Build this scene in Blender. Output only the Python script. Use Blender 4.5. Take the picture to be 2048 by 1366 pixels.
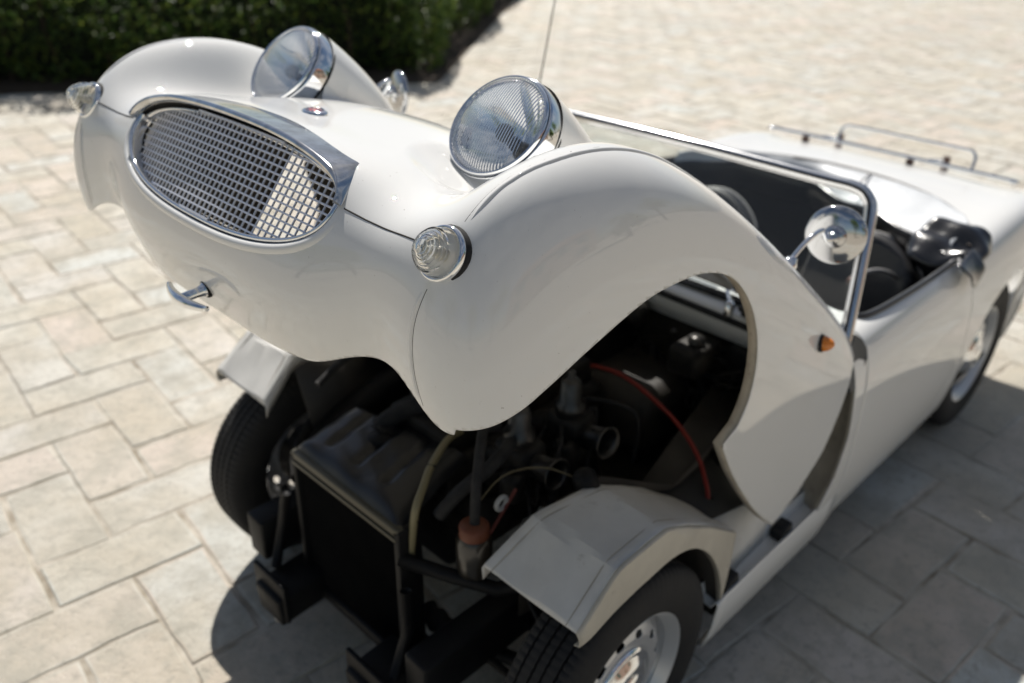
import bpy, bmesh, math, random
import numpy as np
from mathutils import Vector, Matrix, Euler
random.seed(7); RNG = np.random.default_rng(7)
rad = math.radians
scene = bpy.context.scene
for o in list(bpy.data.objects): bpy.data.objects.remove(o)
COL = scene.collection

# ------------------------------------------------------------------ camera
# car frame: x forward from the front axle, y to the car's left, z up, metres
CAM = Vector((1.068, 1.2973, 1.790)); AZ, PITCH, ROLL = rad(224.02), rad(28.90), rad(1.175)
fwd = Vector((math.cos(AZ)*math.cos(PITCH), math.sin(AZ)*math.cos(PITCH), -math.sin(PITCH)))
rgt = fwd.cross(Vector((0, 0, 1))).normalized(); upv = rgt.cross(fwd)
r2 = math.cos(ROLL)*rgt + math.sin(ROLL)*upv; u2 = -math.sin(ROLL)*rgt + math.cos(ROLL)*upv
cd = bpy.data.cameras.new('camera'); cam = bpy.data.objects.new('camera', cd); COL.objects.link(cam)
M = Matrix((r2, u2, -fwd)).transposed().to_4x4(); M.translation = CAM; cam.matrix_world = M
cd.sensor_width = 36; cd.lens = 1731.08*36/2048; cd.clip_start = 0.05; cd.clip_end = 2000
cd.dof.use_dof = True; cd.dof.focus_distance = 1.14; cd.dof.aperture_fstop = 2.8
scene.camera = cam
scene.render.resolution_x, scene.render.resolution_y = 1024, 683
# ------------------------------------------------------------------ light
SUN = Vector((-0.56, -0.74, 1.0)).normalized()          # towards the sun
w = bpy.data.worlds.new('World'); scene.world = w; w.use_nodes = True
nt = w.node_tree; bg = nt.nodes['Background']
sky = nt.nodes.new('ShaderNodeTexSky'); sky.sky_type = 'NISHITA'; sky.sun_disc = False
sky.sun_elevation = math.asin(SUN.z); sky.sun_rotation = math.atan2(SUN.x, SUN.y)
sky.air_density = 1.0; sky.dust_density = 0.6; sky.ozone_density = 1.0
tcw = nt.nodes.new('ShaderNodeTexCoord'); mpw = nt.nodes.new('ShaderNodeMapping'); mpw.inputs['Scale'].default_value = (1, 1, 2.6); nt.links.new(tcw.outputs['Generated'], mpw.inputs['Vector'])
cn = nt.nodes.new('ShaderNodeTexNoise'); cn.inputs['Scale'].default_value = 2.3; cn.inputs['Detail'].default_value = 9; cn.inputs['Roughness'].default_value = .58; nt.links.new(mpw.outputs[0], cn.inputs['Vector'])
cr_ = nt.nodes.new('ShaderNodeValToRGB'); cr_.color_ramp.elements[0].position = .45; cr_.color_ramp.elements[1].position = .62; nt.links.new(cn.outputs[0], cr_.inputs[0])
cm = nt.nodes.new('ShaderNodeMix'); cm.data_type = 'RGBA'; cf = nt.nodes.new('ShaderNodeMath'); cf.operation = 'MULTIPLY'; cf.inputs[1].default_value = .50      # broken fair-weather cloud
nt.links.new(cr_.outputs[0], cf.inputs[0]); nt.links.new(cf.outputs[0], cm.inputs[0]); nt.links.new(sky.outputs[0], cm.inputs[6]); cm.inputs[7].default_value = (8.6, 8.8, 9.2, 1)
nt.links.new(cm.outputs[2], bg.inputs[0]); bg.inputs[1].default_value = 0.045
sl = bpy.data.lights.new('sun', 'SUN'); sl.energy = 4.5; sl.angle = rad(0.55); sl.color = (1.0, 0.955, 0.89)
so = bpy.data.objects.new('sun', sl); COL.objects.link(so)
so.rotation_euler = SUN.to_track_quat('Z', 'Y').to_euler(); so.location = SUN*30
vs = scene.view_settings; vs.view_transform = 'Standard'; vs.look = 'None'; vs.exposure = 0.32; vs.gamma = 1.0
scene.render.engine = 'CYCLES'
scene.cycles.max_bounces = 10; scene.cycles.transparent_max_bounces = 16

# ------------------------------------------------------------------ materials
MATS = {}
def mat(name, col, rough=.5, metal=0., coat=0., coat_rough=.03, noise=None, bump=None, ior=None, trans=0., spec=None, rvar=0., col2=None, dirt=None, emis=None):
    if name in MATS: return MATS[name]
    m = bpy.data.materials.new(name); m.use_nodes = True; n = m.node_tree; b = n.nodes['Principled BSDF']; L = n.links
    def rgba(c): return (c[0], c[1], c[2], 1)
    b.inputs['Base Color'].default_value = rgba(col); b.inputs['Roughness'].default_value = rough
    b.inputs['Metallic'].default_value = metal; b.inputs['Coat Weight'].default_value = coat
    b.inputs['Coat Roughness'].default_value = coat_rough
    if ior: b.inputs['IOR'].default_value = ior
    b.inputs['Transmission Weight'].default_value = trans
    if spec is not None: b.inputs['Specular IOR Level'].default_value = spec
    tc = n.nodes.new('ShaderNodeTexCoord')
    def nz(scale, det=6., rgh=.6):
        t = n.nodes.new('ShaderNodeTexNoise'); t.inputs['Scale'].default_value = scale
        t.inputs['Detail'].default_value = det; t.inputs['Roughness'].default_value = rgh
        L.new(tc.outputs['Object'], t.inputs['Vector']); return t
    def ramp(src, a, bb, ca, cb):
        r = n.nodes.new('ShaderNodeValToRGB'); r.color_ramp.elements[0].position = a; r.color_ramp.elements[1].position = bb
        r.color_ramp.elements[0].color = rgba(ca); r.color_ramp.elements[1].color = rgba(cb); L.new(src, r.inputs[0]); return r
    out = None
    if noise:                       # (scale, second colour)
        t = nz(noise[0]); r = ramp(t.outputs[0], .35, .65, col, noise[1]); out = r.outputs[0]
    if dirt:                        # (scale, colour, lo, hi) speckle of grime
        t = nz(dirt[0], 8, .7); r = ramp(t.outputs[0], dirt[2], dirt[3], (0, 0, 0), (1, 1, 1))
        mx = n.nodes.new('ShaderNodeMix'); mx.data_type = 'RGBA'; L.new(r.outputs[0], mx.inputs[0])
        if out: L.new(out, mx.inputs[6])
        else: mx.inputs[6].default_value = rgba(col)
        mx.inputs[7].default_value = rgba(dirt[1]); out = mx.outputs[2]
    if out: L.new(out, b.inputs['Base Color'])
    if rvar:
        t = nz(9.); mr = n.nodes.new('ShaderNodeMapRange'); mr.inputs[3].default_value = max(0, rough-rvar); mr.inputs[4].default_value = rough+rvar
        L.new(t.outputs[0], mr.inputs[0]); L.new(mr.outputs[0], b.inputs['Roughness'])
    if bump:                        # (scale, strength, distance)
        t = nz(bump[0], 8, .65); bp = n.nodes.new('ShaderNodeBump'); bp.inputs['Strength'].default_value = bump[1]; bp.inputs['Distance'].default_value = bump[2]
        L.new(t.outputs[0], bp.inputs['Height']); L.new(bp.outputs[0], b.inputs['Normal'])
    if emis: b.inputs['Emission Color'].default_value = rgba(emis[0]); b.inputs['Emission Strength'].default_value = emis[1]
    MATS[name] = m; return m
PAINT = mat('white_car_paint', (.80, .795, .77), .5, coat=1., coat_rough=.012, spec=0.,  dirt=(160., (.30, .26, .21), .68, .70), noise=(3., (.785, .78, .755)))
PAINT.node_tree.nodes['Principled BSDF'].inputs['Coat IOR'].default_value = 1.65
INNER = mat('aged_white_inner_paint', (.70, .69, .66), .45, noise=(5., (.58, .57, .54)), dirt=(24., (.30, .27, .23), .62, .82), rvar=.1)
BAYW = mat('shade_darkened_bay_paint', (.045, .038, .03), .55, noise=(7., (.024, .021, .017)), dirt=(30., (.03, .027, .022), .52, .75), rvar=.1)  # deep shade of the bay put into the paint colour, mottled with grime
CHROME = mat('chrome', (.86, .87, .88), .06, 1., rvar=.03, dirt=(60., (.45, .43, .40), .62, .85))
DULL = mat('weathered_aluminium', (.62, .61, .59), .26, 1., noise=(35., (.42, .41, .39)), bump=(180., .15, .001))
STEEL = mat('painted_steel_wheel', (.62, .63, .64), .35, .55)
RUBBER = mat('black_rubber', (.014, .014, .015), .75, spec=.3, bump=(220., .3, .001), noise=(30., (.034, .033, .032)))
BLACK = mat('black_enamel', (.006, .006, .007), .52, spec=.22, noise=(12., (.011, .011, .011)), rvar=.12)
GREASE = mat('greasy_dark_metal', (.013, .012, .011), .55, .25, spec=.3, noise=(25., (.032, .029, .025)), rvar=.15)
RAW = mat('cast_alloy', (.11, .107, .103), .38, .9, noise=(30., (.08, .077, .073)))
GLASS = mat('clear_glass', (1, 1, 1), .0, trans=1., ior=1.45)

# ------------------------------------------------------------------ mesh helpers
def link(o, parent=None):
    COL.objects.link(o)
    if parent: o.parent = parent
    return o
def empty(name, label=None, cat=None, group=None, loc=(0, 0, 0), parent=None):
    o = bpy.data.objects.new(name, None); o.location = loc; o.empty_display_size = .1; link(o, parent)
    if label: o['label'] = label
    if cat: o['category'] = cat
    if group: o['group'] = group
    return o
def mesh(name, V, F, m, parent=None, smooth=True, label=None, autosm=None):
    me = bpy.data.meshes.new(name); me.from_pydata([tuple(map(float, v)) for v in V], [], [tuple(map(int, f)) for f in F]); me.update()
    if m: me.materials.append(m)
    if smooth: me.polygons.foreach_set('use_smooth', [True]*len(me.polygons))
    if autosm is not None: me.set_sharp_from_angle(angle=rad(autosm))
    o = bpy.data.objects.new(name, me); link(o, parent)
    if label: o['label'] = label
    return o
def join(parts):
    V = []; F = []; k = 0
    for v, f in parts:
        V += [tuple(p) for p in v]; F += [tuple(i+k for i in q) for q in f]; k += len(v)
    return V, F
def gridf(nu, nv, cu=False, cv=False):
    F = []
    for i in range(nu if cu else nu-1):
        for j in range(nv if cv else nv-1):
            i2 = (i+1) % nu; j2 = (j+1) % nv
            F.append((i*nv+j, i2*nv+j, i2*nv+j2, i*nv+j2))
    return F
def tube(path, r, n=8, closed=False, caps=True):
    P = [Vector([float(c) for c in p]) for p in path]; N = len(P)
    rr = r if hasattr(r, '__len__') else [r]*N
    T = []
    for i in range(N):
        a = P[(i-1) % N] if (closed or i > 0) else P[i]; b = P[(i+1) % N] if (closed or i < N-1) else P[i]
        T.append((b-a).normalized())
    nrm = T[0].orthogonal().normalized(); V = []
    for i in range(N):
        nrm = (nrm-T[i]*nrm.dot(T[i])).normalized(); bi = T[i].cross(nrm)
        for k in range(n):
            a = 2*math.pi*k/n; V.append(P[i]+float(rr[i])*(math.cos(a)*nrm+math.sin(a)*bi))
    F = gridf(N, n, closed, True)
    if not closed and caps: F += [tuple(range(n))[::-1], tuple(range((N-1)*n, N*n))]
    return V, F
def lathe(prof, n=32, org=(0, 0, 0), ax=(0, 0, 1), close=False, a0=0., a1=2*math.pi):
    """prof: (radius, height along ax)"""
    ax = Vector(ax).normalized(); u = ax.orthogonal().normalized(); v = ax.cross(u); o = Vector(org); V = []
    full = abs(a1-a0-2*math.pi) < 1e-6
    for k in range(n):
        a = a0+(a1-a0)*k/(n if full else n-1)
        for r, h in prof: V.append(o+ax*float(h)+float(r)*(math.cos(a)*u+math.sin(a)*v))
    return V, gridf(n, len(prof), full, close)
def box(c, s, rz=0, rx=0, ry=0, bev=.0):
    E = Euler((rx, ry, rz)).to_matrix(); c = Vector(c); V = []; F = []
    bm = bmesh.new(); bmesh.ops.create_cube(bm, size=1)
    for v in bm.verts: v.co = Vector((v.co.x*s[0], v.co.y*s[1], v.co.z*s[2]))
    if bev: bmesh.ops.bevel(bm, geom=bm.edges[:], offset=bev, segments=2, affect='EDGES', profile=.5)
    bm.verts.index_update()
    V = [c+E @ v.co for v in bm.verts]; F = [tuple(v.index for v in f.verts) for f in bm.faces]; bm.free()
    return V, F
def smoothpath(pts, n=8, closed=False):
    P = [Vector(p) for p in pts]; out = []; N = len(P)
    for i in range(N if closed else N-1):
        g = lambda k: P[k % N] if closed else P[max(0, min(N-1, k))]
        a, b, c, d = g(i-1), g(i), g(i+1), g(i+2)
        for k in range(n):
            t = k/n; out.append(.5*((2*b)+(c-a)*t+(2*a-5*b+4*c-d)*t*t+(3*b-a-3*c+d)*t**3))
    if not closed: out.append(P[-1])
    return out
def spl_matrix(t, s):
    """natural cubic spline interpolation weights, rows = samples s, columns = knots t"""
    t = np.asarray(t, float); s = np.asarray(s, float); n = len(t); h = np.diff(t)
    A = np.zeros((n, n)); B = np.zeros((n, n)); A[0, 0] = A[-1, -1] = 1
    for i in range(1, n-1):
        A[i, i-1] = h[i-1]; A[i, i] = 2*(h[i-1]+h[i]); A[i, i+1] = h[i]
        B[i, i-1] = 6/h[i-1]; B[i, i] = -6/h[i-1]-6/h[i]; B[i, i+1] = 6/h[i]
    M2 = np.linalg.solve(A, B); I = np.eye(n); W_ = np.zeros((len(s), n))
    for k, x in enumerate(s):
        i = int(np.clip(np.searchsorted(t, x)-1, 0, n-2)); a = (t[i+1]-x)/h[i]; b = 1-a
        W_[k] = a*I[i]+b*I[i+1]+((a**3-a)*M2[i]+(b**3-b)*M2[i+1])*h[i]**2/6
    return W_
def clip(V, F, val):
    """keep the part of a mesh where val (per vertex) >= 0, cutting edges cleanly"""
    V = [tuple(v) for v in V]; val = list(val); F2 = []; cut = {}
    def mid(a, b):
        k = (min(a, b), max(a, b))
        if k not in cut:
            t = val[a]/(val[a]-val[b]); cut[k] = len(V)
            V.append(tuple(V[a][i]+t*(V[b][i]-V[a][i]) for i in range(3))); val.append(0.)
        return cut[k]
    for f in F:
        s = [val[i] >= 0 for i in f]
        if all(s): F2.append(f); continue
        if not any(s): continue
        g = []
        for i in range(len(f)):
            a, b = f[i], f[(i+1) % len(f)]
            if val[a] >= 0: g.append(a)
            if (val[a] >= 0) != (val[b] >= 0): g.append(mid(a, b))
        h = [];
        for i in g:
            if not h or h[-1] != i: h.append(i)
        if len(h) >= 3: F2.append(tuple(h))
    used = sorted({i for f in F2 for i in f}); mp = {i: k for k, i in enumerate(used)}
    return [V[i] for i in used], [tuple(mp[i] for i in f) for f in F2]
def solid(o, t, off=-1):
    md = o.modifiers.new('thickness', 'SOLIDIFY'); md.thickness = t; md.offset = off; md.use_even_offset = False; return o

# ================================================================== CAR
TH = rad(38.08); HX, HZ = -.801, .739                 # bonnet hinge and opening angle
def open_(q):                                         # closed-bonnet position -> position with the bonnet raised
    c, s = math.cos(TH), math.sin(TH); a, b = q[0]-HX, q[2]-HZ
    return Vector((HX+c*a-s*b, q[1], HZ+s*a+c*b))
def odir(d):
    c, s = math.cos(TH), math.sin(TH); return Vector((c*d[0]-s*d[2], d[1], s*d[0]+c*d[2]))
car = empty('sports_car', 'white classic open two-seat sports car with its whole front bonnet raised', 'car')
bon_e = None
# ---- bonnet skin: rows run lip -> nose -> brow -> hood -> rear, one row for each lateral line (left half)
ROWS = [
 (0.00, [(.345,.21),(.44,.262),(.532,.35),(.553,.46),(.538,.556),(.44,.617),(.30,.697),(.12,.755),(-.12,.785),(-.42,.80),(-.72,.80),(-.95,.79)]),
 (0.17, [(.345,.21),(.44,.262),(.530,.35),(.552,.46),(.535,.553),(.435,.613),(.295,.690),(.115,.748),(-.12,.780),(-.42,.797),(-.72,.80),(-.95,.79)]),
 (0.31, [(.34,.22),(.425,.275),(.512,.355),(.541,.465),(.513,.545),(.42,.598),(.28,.666),(.10,.728),(-.12,.765),(-.42,.79),(-.72,.797),(-.95,.79)]),
 (0.41, [(.33,.245),(.408,.297),(.498,.378),(.530,.472),(.480,.546),(.385,.598),(.262,.662),(.10,.718),(-.12,.755),(-.42,.785),(-.72,.795),(-.95,.785)]),
 (0.495,[(.335,.235),(.42,.290),(.507,.385),(.533,.483),(.503,.564),(.428,.654),(.30,.738),(.11,.781),(-.12,.804),(-.42,.818),(-.72,.815),(-.95,.80)]),
 (0.56, [(.34,.225),(.43,.285),(.507,.385),(.527,.482),(.508,.578),(.437,.667),(.305,.748),(.11,.794),(-.12,.814),(-.42,.822),(-.72,.815),(-.95,.79)]),
 (0.61, [(.33,.225),(.41,.285),(.480,.385),(.492,.475),(.465,.565),(.395,.648),(.28,.720),(.10,.768),(-.12,.791),(-.42,.802),(-.72,.798),(-.95,.77)]),
 (0.639,[(.29,.235),(.36,.295),(.412,.385),(.418,.46),(.39,.54),(.33,.61),(.23,.667),(.08,.700),(-.12,.715),(-.42,.722),(-.72,.722),(-.95,.70)]),
 (0.649,[(.20,.26),(.25,.31),(.285,.385),(.285,.435),(.265,.49),(.22,.53),(.15,.555),(.05,.57),(-.12,.57),(-.42,.565),(-.72,.56),(-.95,.55)]),
 (0.640,[(.05,.30),(.08,.33),(.10,.37),(.10,.39),(.09,.41),(.07,.42),(.03,.42),(-.02,.41),(-.14,.38),(-.42,.33),(-.72,.29),(-.95,.28)]),
]
def bonnet_net():
    rows = []
    for y, r in ROWS[::-1]: rows.append([(x, -y, z) for x, z in r]) if y > 0 else None
    for y, r in ROWS: rows.append([(x, y, z) for x, z in r])
    return np.array(rows)                              # [lateral, long, 3]
NET = bonnet_net()
def chord(net, axis):
    d = np.linalg.norm(np.diff(net, axis=axis), axis=2).mean(axis=1-axis); t = np.concatenate([[0], np.cumsum(np.sqrt(d))]); return t/t[-1]
TV, TU = chord(NET, 0), chord(NET, 1)
def bsurf(su, sv):
    Mu = spl_matrix(TU, su); Mv = spl_matrix(TV, sv)
    return np.einsum('ai,jik,bj->abk', Mu, NET, Mv)   # [long, lateral, 3]
NU, NV = 230, 300
BS = bsurf(np.linspace(0, 1, NU), np.linspace(0, 1, NV))
for sg in (1, -1):                                     # hollow in the hood ahead of each headlamp
    q = np.hypot((BS[..., 0]-.345)/.085, (BS[..., 1]-sg*.305)/.10); BS[..., 2] -= np.where(BS[..., 2] > .5, .020*np.clip(1-q**2.2, 0, 1)**1.3, 0)
BV = BS.reshape(-1, 3); BF = gridf(NU, NV)
def poly_sd(x, z, poly):
    """signed distance to a closed polygon, positive outside"""
    P = np.array(poly); Q = np.roll(P, -1, 0); d = np.full(x.shape, 1e9); ins = np.zeros(x.shape, bool)
    for a, b in zip(P, Q):
        e = b-a; L2 = e@e
        t = np.clip(((x-a[0])*e[0]+(z-a[1])*e[1])/L2, 0, 1)
        d = np.minimum(d, np.hypot(x-a[0]-t*e[0], z-a[1]-t*e[1]))
        c = ((a[1] > z) != (b[1] > z)) & (x < (b[0]-a[0])*(z-a[1])/(b[1]-a[1]+1e-12)+a[0]); ins ^= c
    return np.where(ins, -d, d)
ARCH = [(.432,.262),(.420,.290),(.399,.318),(.375,.352),(.350,.394),(.301,.469),(.233,.559),(.177,.608),(.109,.652),(.029,.680),(-.042,.685),(-.123,.668),(-.196,.630),(-.248,.581),(-.282,.527),(-.294,.475)]
ARCH_S = [tuple(p) for p in (Vector((v.x, v.y)) for v in smoothpath([(a, b, 0) for a, b in ARCH], 5))]
LOWER = [(-.275,.427),(-.40,.383),(-.57,.341),(-.68,.323),(-.766,.316)]
LOWER_S = [(v.x, v.y) for v in smoothpath([(a, b, 0) for a, b in LOWER], 4)]
HOLE = [(.432, 0)]+ARCH_S+LOWER_S+[(-1.1, .31), (-1.1, 0)]
def grille_r(y, z, grow=0.):
    """<0 inside the mouth"""
    a = .318+grow; h = np.where(z > .485, .070+grow, .114+grow); n = 2.4
    return ((np.abs(y)/a)**n+(np.abs(z-.485)/h)**n)**(1/n)-1
LK = [0, .12, .22, .29, .355, .42, .475, .525, .565, .605, .66]; LVZ = [.244, .2445, .250, .264, .294, .316, .310, .289, .275, .283, .318]
LTAB = (np.linspace(0, .66, 400), spl_matrix(LK, np.linspace(0, .66, 400)) @ np.array(LVZ))
def lipz(y): return np.interp(np.abs(y), LTAB[0], LTAB[1])
x, y, z = BV.T
ctop = np.interp(np.abs(y), [0, .42, .50, .56, .60], [-.700, -.705, -.725, -.77, -.82])   # top shut line runs ahead of the scuttle
v1 = np.where((z > .70) & (np.abs(y) < .60), x-ctop, 1.)
v1 = np.minimum(v1, x-np.interp(z, [.30, .319, .409, .529, .671, .79, .85], [-.76, -.766, -.810, -.835, -.815, -.800, -.795]))
v2 = np.where(np.abs(y) > .5, poly_sd(x, z, HOLE)+np.where(x > .30, np.clip(.590-np.abs(y), 0, 1)*7, 0), 1.)
v3 = np.where(x > .2, z-lipz(y), 1.)
v4 = np.where(x > .44, grille_r(y, z)*.25, 1.)
V, F = clip(BV, BF, np.minimum(np.minimum(v1, v2), np.minimum(v3, v4)))
bonnet = mesh('bonnet', [open_(v) for v in V], [f[::-1] for f in F], PAINT, car, label='white one-piece front bonnet raised on its rear hinge')
solid(bonnet, .0016)
# surface lookup on the closed bonnet
def hood_z(px, py):
    m = (BV[:, 2] > .5) & (np.abs(BV[:, 1]) < .62); B = BV[m]; out = []
    for a, b in zip(px, py):
        d = (B[:, 0]-a)**2+(B[:, 1]-b)**2; k = np.argsort(d)[:12]; A = np.c_[B[k, 0]-a, B[k, 1]-b, np.ones(12)]
        out.append(np.linalg.lstsq(A, B[k, 2], rcond=None)[0][2])
    return np.array(out)
def opened(vf): return [open_(v) for v in vf[0]], vf[1]
# ---- headlamp pods faired into the hood
LX, LY, LZ, LR = .317, .311, .725, .086
def pod(sgn):
    xs = .283-.39*np.linspace(0, 1, 34)**1.15; es = np.concatenate([-1-np.linspace(.75, .03, 12), -np.cos(np.linspace(0, math.pi, 41)), 1+np.linspace(.03, .75, 12)])
    V = []
    for xx in xs:
        t = (.283-xx)/.37; t = min(t, 1); rho = .0985*max(1-t**2.2, 0)**.8+.0005; zc = .7255-.008*t
        e = es*max(rho, .025); yy = sgn*(LY+e)
        zcirc = np.where(np.abs(e) < rho, zc+np.sqrt(np.maximum(rho**2-e**2, 0)), zc-3.5*(np.abs(e)-rho))
        hz = hood_z(np.full(len(e), xx), yy)-.0012; k = .022
        h = np.clip(.5+.5*(zcirc-hz)/k, 0, 1); zz = hz*(1-h)+zcirc*h+k*h*(1-h)*np.where(zcirc > hz-k, 1, 0)
        zz = np.where(np.abs(es) >= 1.7, hz-.001, zz)
        V += [(xx, a, b) for a, b in zip(yy, zz)]
    F = gridf(len(xs), len(es)); F = F if sgn < 0 else [f[::-1] for f in F]
    # barrel behind the rim, dropping into the hood
    ax = Vector((1, sgn*.022, .078)).normalized()
    b = lathe([(.0985, -.034), (.0985, -.09)], 48, (LX, sgn*LY, LZ), ax)
    return join([(V, F), b])
for sgn in (1, -1):
    PV, PF = opened(pod(sgn)); mesh('headlamp_pod', PV, PF, PAINT, bonnet)
# ---- headlamps
def thin_glass(name, tint=(1, 1, 1), flute=None, haze=0., ior=1.5, rough=.01):
    """single-sheet glass: fresnel reflection over clear transmission, optional fluting and milky haze"""
    m = bpy.data.materials.new(name); m.use_nodes = True; n = m.node_tree; L = n.links; n.nodes.remove(n.nodes['Principled BSDF']); out = n.nodes['Material Output']
    tr = n.nodes.new('ShaderNodeBsdfTransparent'); tr.inputs[0].default_value = (*tint, 1)
    gl = n.nodes.new('ShaderNodeBsdfGlossy'); gl.inputs['Roughness'].default_value = rough
    fr = n.nodes.new('ShaderNodeFresnel'); fr.inputs[0].default_value = ior
    mx = n.nodes.new('ShaderNodeMixShader'); L.new(fr.outputs[0], mx.inputs[0]); L.new(tr.outputs[0], mx.inputs[1]); L.new(gl.outputs[0], mx.inputs[2]); last = mx
    if flute:
        tc = n.nodes.new('ShaderNodeTexCoord'); w_ = n.nodes.new('ShaderNodeTexWave'); w_.bands_direction = 'Y'; w_.wave_profile = 'SIN'; w_.inputs['Scale'].default_value = flute; w_.inputs['Distortion'].default_value = .3; w_.inputs['Detail'].default_value = 1.
        L.new(tc.outputs['Object'], w_.inputs['Vector'])
        bp = n.nodes.new('ShaderNodeBump'); bp.inputs['Strength'].default_value = .5; bp.inputs['Distance'].default_value = .003
        L.new(w_.outputs['Fac'], bp.inputs['Height']); L.new(bp.outputs[0], gl.inputs['Normal']); L.new(bp.outputs[0], fr.inputs['Normal'])
        rf = n.nodes.new('ShaderNodeBsdfRefraction'); rf.inputs['IOR'].default_value = 1.12; rf.inputs['Roughness'].default_value = .02; L.new(bp.outputs[0], rf.inputs['Normal'])
        m3 = n.nodes.new('ShaderNodeMixShader'); m3.inputs[0].default_value = .22; L.new(tr.outputs[0], m3.inputs[1]); L.new(rf.outputs[0], m3.inputs[2]); L.new(m3.outputs[0], mx.inputs[1])
    if haze:
        df = n.nodes.new('ShaderNodeBsdfDiffuse'); df.inputs[0].default_value = (.92, .92, .90, 1); m2 = n.nodes.new('ShaderNodeMixShader'); m2.inputs[0].default_value = haze
        L.new(last.outputs[0], m2.inputs[1]); L.new(df.outputs[0], m2.inputs[2]); last = m2
    L.new(last.outputs[0], out.inputs[0]); return m
LENSM = thin_glass('fluted_lamp_glass', (.99, .99, .98), 62., .04, 1.38)
REFL = mat('silvered_reflector', (.98, .98, .97), .05, 1.)
for sgn, lab in ((1, 'round headlamp with chrome rim nearer the windscreen post'), (-1, 'round headlamp with chrome rim farther from the camera')):
    O = Vector((LX, sgn*LY, LZ)); ax = Vector((1, sgn*.022, .078)).normalized()
    hl = empty('headlamp', None, None, None, (0, 0, 0), car); hl['label'] = lab
    pr = [(.0845, .001), (.0860, .0085), (.0885, .0105), (.0910, .0085), (.0925, .0035)]
    v, f = opened(lathe(pr, 72, O, ax)); mesh('rim', v, f, CHROME, hl)
    pr = [(.0930, .0015), (.0948, .001), (.0960, -.004), (.0975, -.014), (.0985, -.025), (.0985, -.033)]
    v, f = opened(lathe(pr, 72, O, ax)); mesh('rim_band', v, f, CHROME, hl)
    v, f = opened(lathe([(.0915, .0040), (.0918, .0005), (.0935, .0005)], 72, O, ax)); mesh('rim_groove', v, f, BLACK, hl)
    v, f = opened(lathe([(.0980, -.033), (.1005, -.034), (.1005, -.0375), (.0980, -.0385)], 72, O, ax)); mesh('gasket', v, f, RUBBER, hl)
    pr = [(.0862*math.sin(a), .004+.020*math.cos(a)) for a in np.linspace(.001, math.pi/2, 20)]
    v, f = opened(lathe(pr, 96, O, ax)); mesh('lens', v, f, LENSM, hl)
    pr = [(.084*s, -.066+.066*s*s) for s in np.linspace(.14, 1, 18)]
    v, f = opened(lathe(pr, 64, O, ax)); mesh('reflector', v, f, REFL, hl)
    v, f = opened(lathe([(.001, -.014), (.006, -.0155), (.0085, -.024), (.0075, -.042), (.012, -.047), (.0125, -.066)], 20, O, ax)); mesh('bulb', v, f, RAW, hl)
    v, f = opened(lathe([(.001, -.006), (.012, -.008), (.0155, -.014), (.0155, -.022)], 24, O, ax)); mesh('bulb_shield', v, f, GREASE, hl)
# ---- grille mouth
CHROMEW = mat('worn_chrome', (.80, .80, .80), .10, 1., noise=(22., (.50, .49, .47)), dirt=(70., (.30, .29, .27), .58, .8), rvar=.08)
gr = empty('grille', parent=car); gr['label'] = 'chrome framed radiator grille of crossed wires below the brow'
def dshape(n, grow=0., up=True):
    P = []
    for k in range(n):
        a = 2*math.pi*k/n; c, s = math.cos(a), math.sin(a); e = 2/2.4
        P.append(((.318+grow)*math.copysign(abs(c)**e, c), .485+((.070 if s > 0 else .114)+grow)*math.copysign(abs(s)**e, s)))
    return P
def front_x(yy, zz):                                   # skin position in front view
    m = (BV[:, 0] > .40) & (np.abs(BV[:, 1]) < .62); B = BV[m]; d = (B[:, 1]-yy)**2+(B[:, 2]-zz)**2
    k = np.argsort(d)[:10]; A = np.c_[B[k, 1]-yy, B[k, 2]-zz, np.ones(10)]; return np.linalg.lstsq(A, B[k, 0], rcond=None)[0][2]
nR = 120; prof = [(-.0105, -.022), (-.0110, -.006), (-.0095, .000), (-.0065, .0018), (-.0035, .001), (-.0022, -.003), (-.002, -.012)]
outl = [dshape(nR, g) for g, h in prof]
base = [front_x(a, b) for a, b in dshape(nR, .001)]
RV = [(base[k]+prof[j][1]-(.007 if outl[j][k][1] > .50 else 0), outl[j][k][0], outl[j][k][1]-(.005 if outl[j][k][1] > .50 else 0)) for k in range(nR) for j in range(len(prof))]
v, f = opened((RV, gridf(nR, len(prof), True, False))); mesh('grille_frame', v, f, CHROME, gr)
lin = [dshape(nR, g_) for g_ in (-.013, .0025)]; RV = [(base[k]+(-.026 if j == 0 else -.0035), lin[j][k][0], lin[j][k][1]-(.004 if j == 0 and lin[j][k][1] > .5 else 0)) for k in range(nR) for j in (0, 1)]
v, f = opened((RV, gridf(nR, 2, True, False))); mesh('dark_gap_liner', v, f, RUBBER, gr)  # black liner standing in for the dark gap between brow and frame
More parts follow.
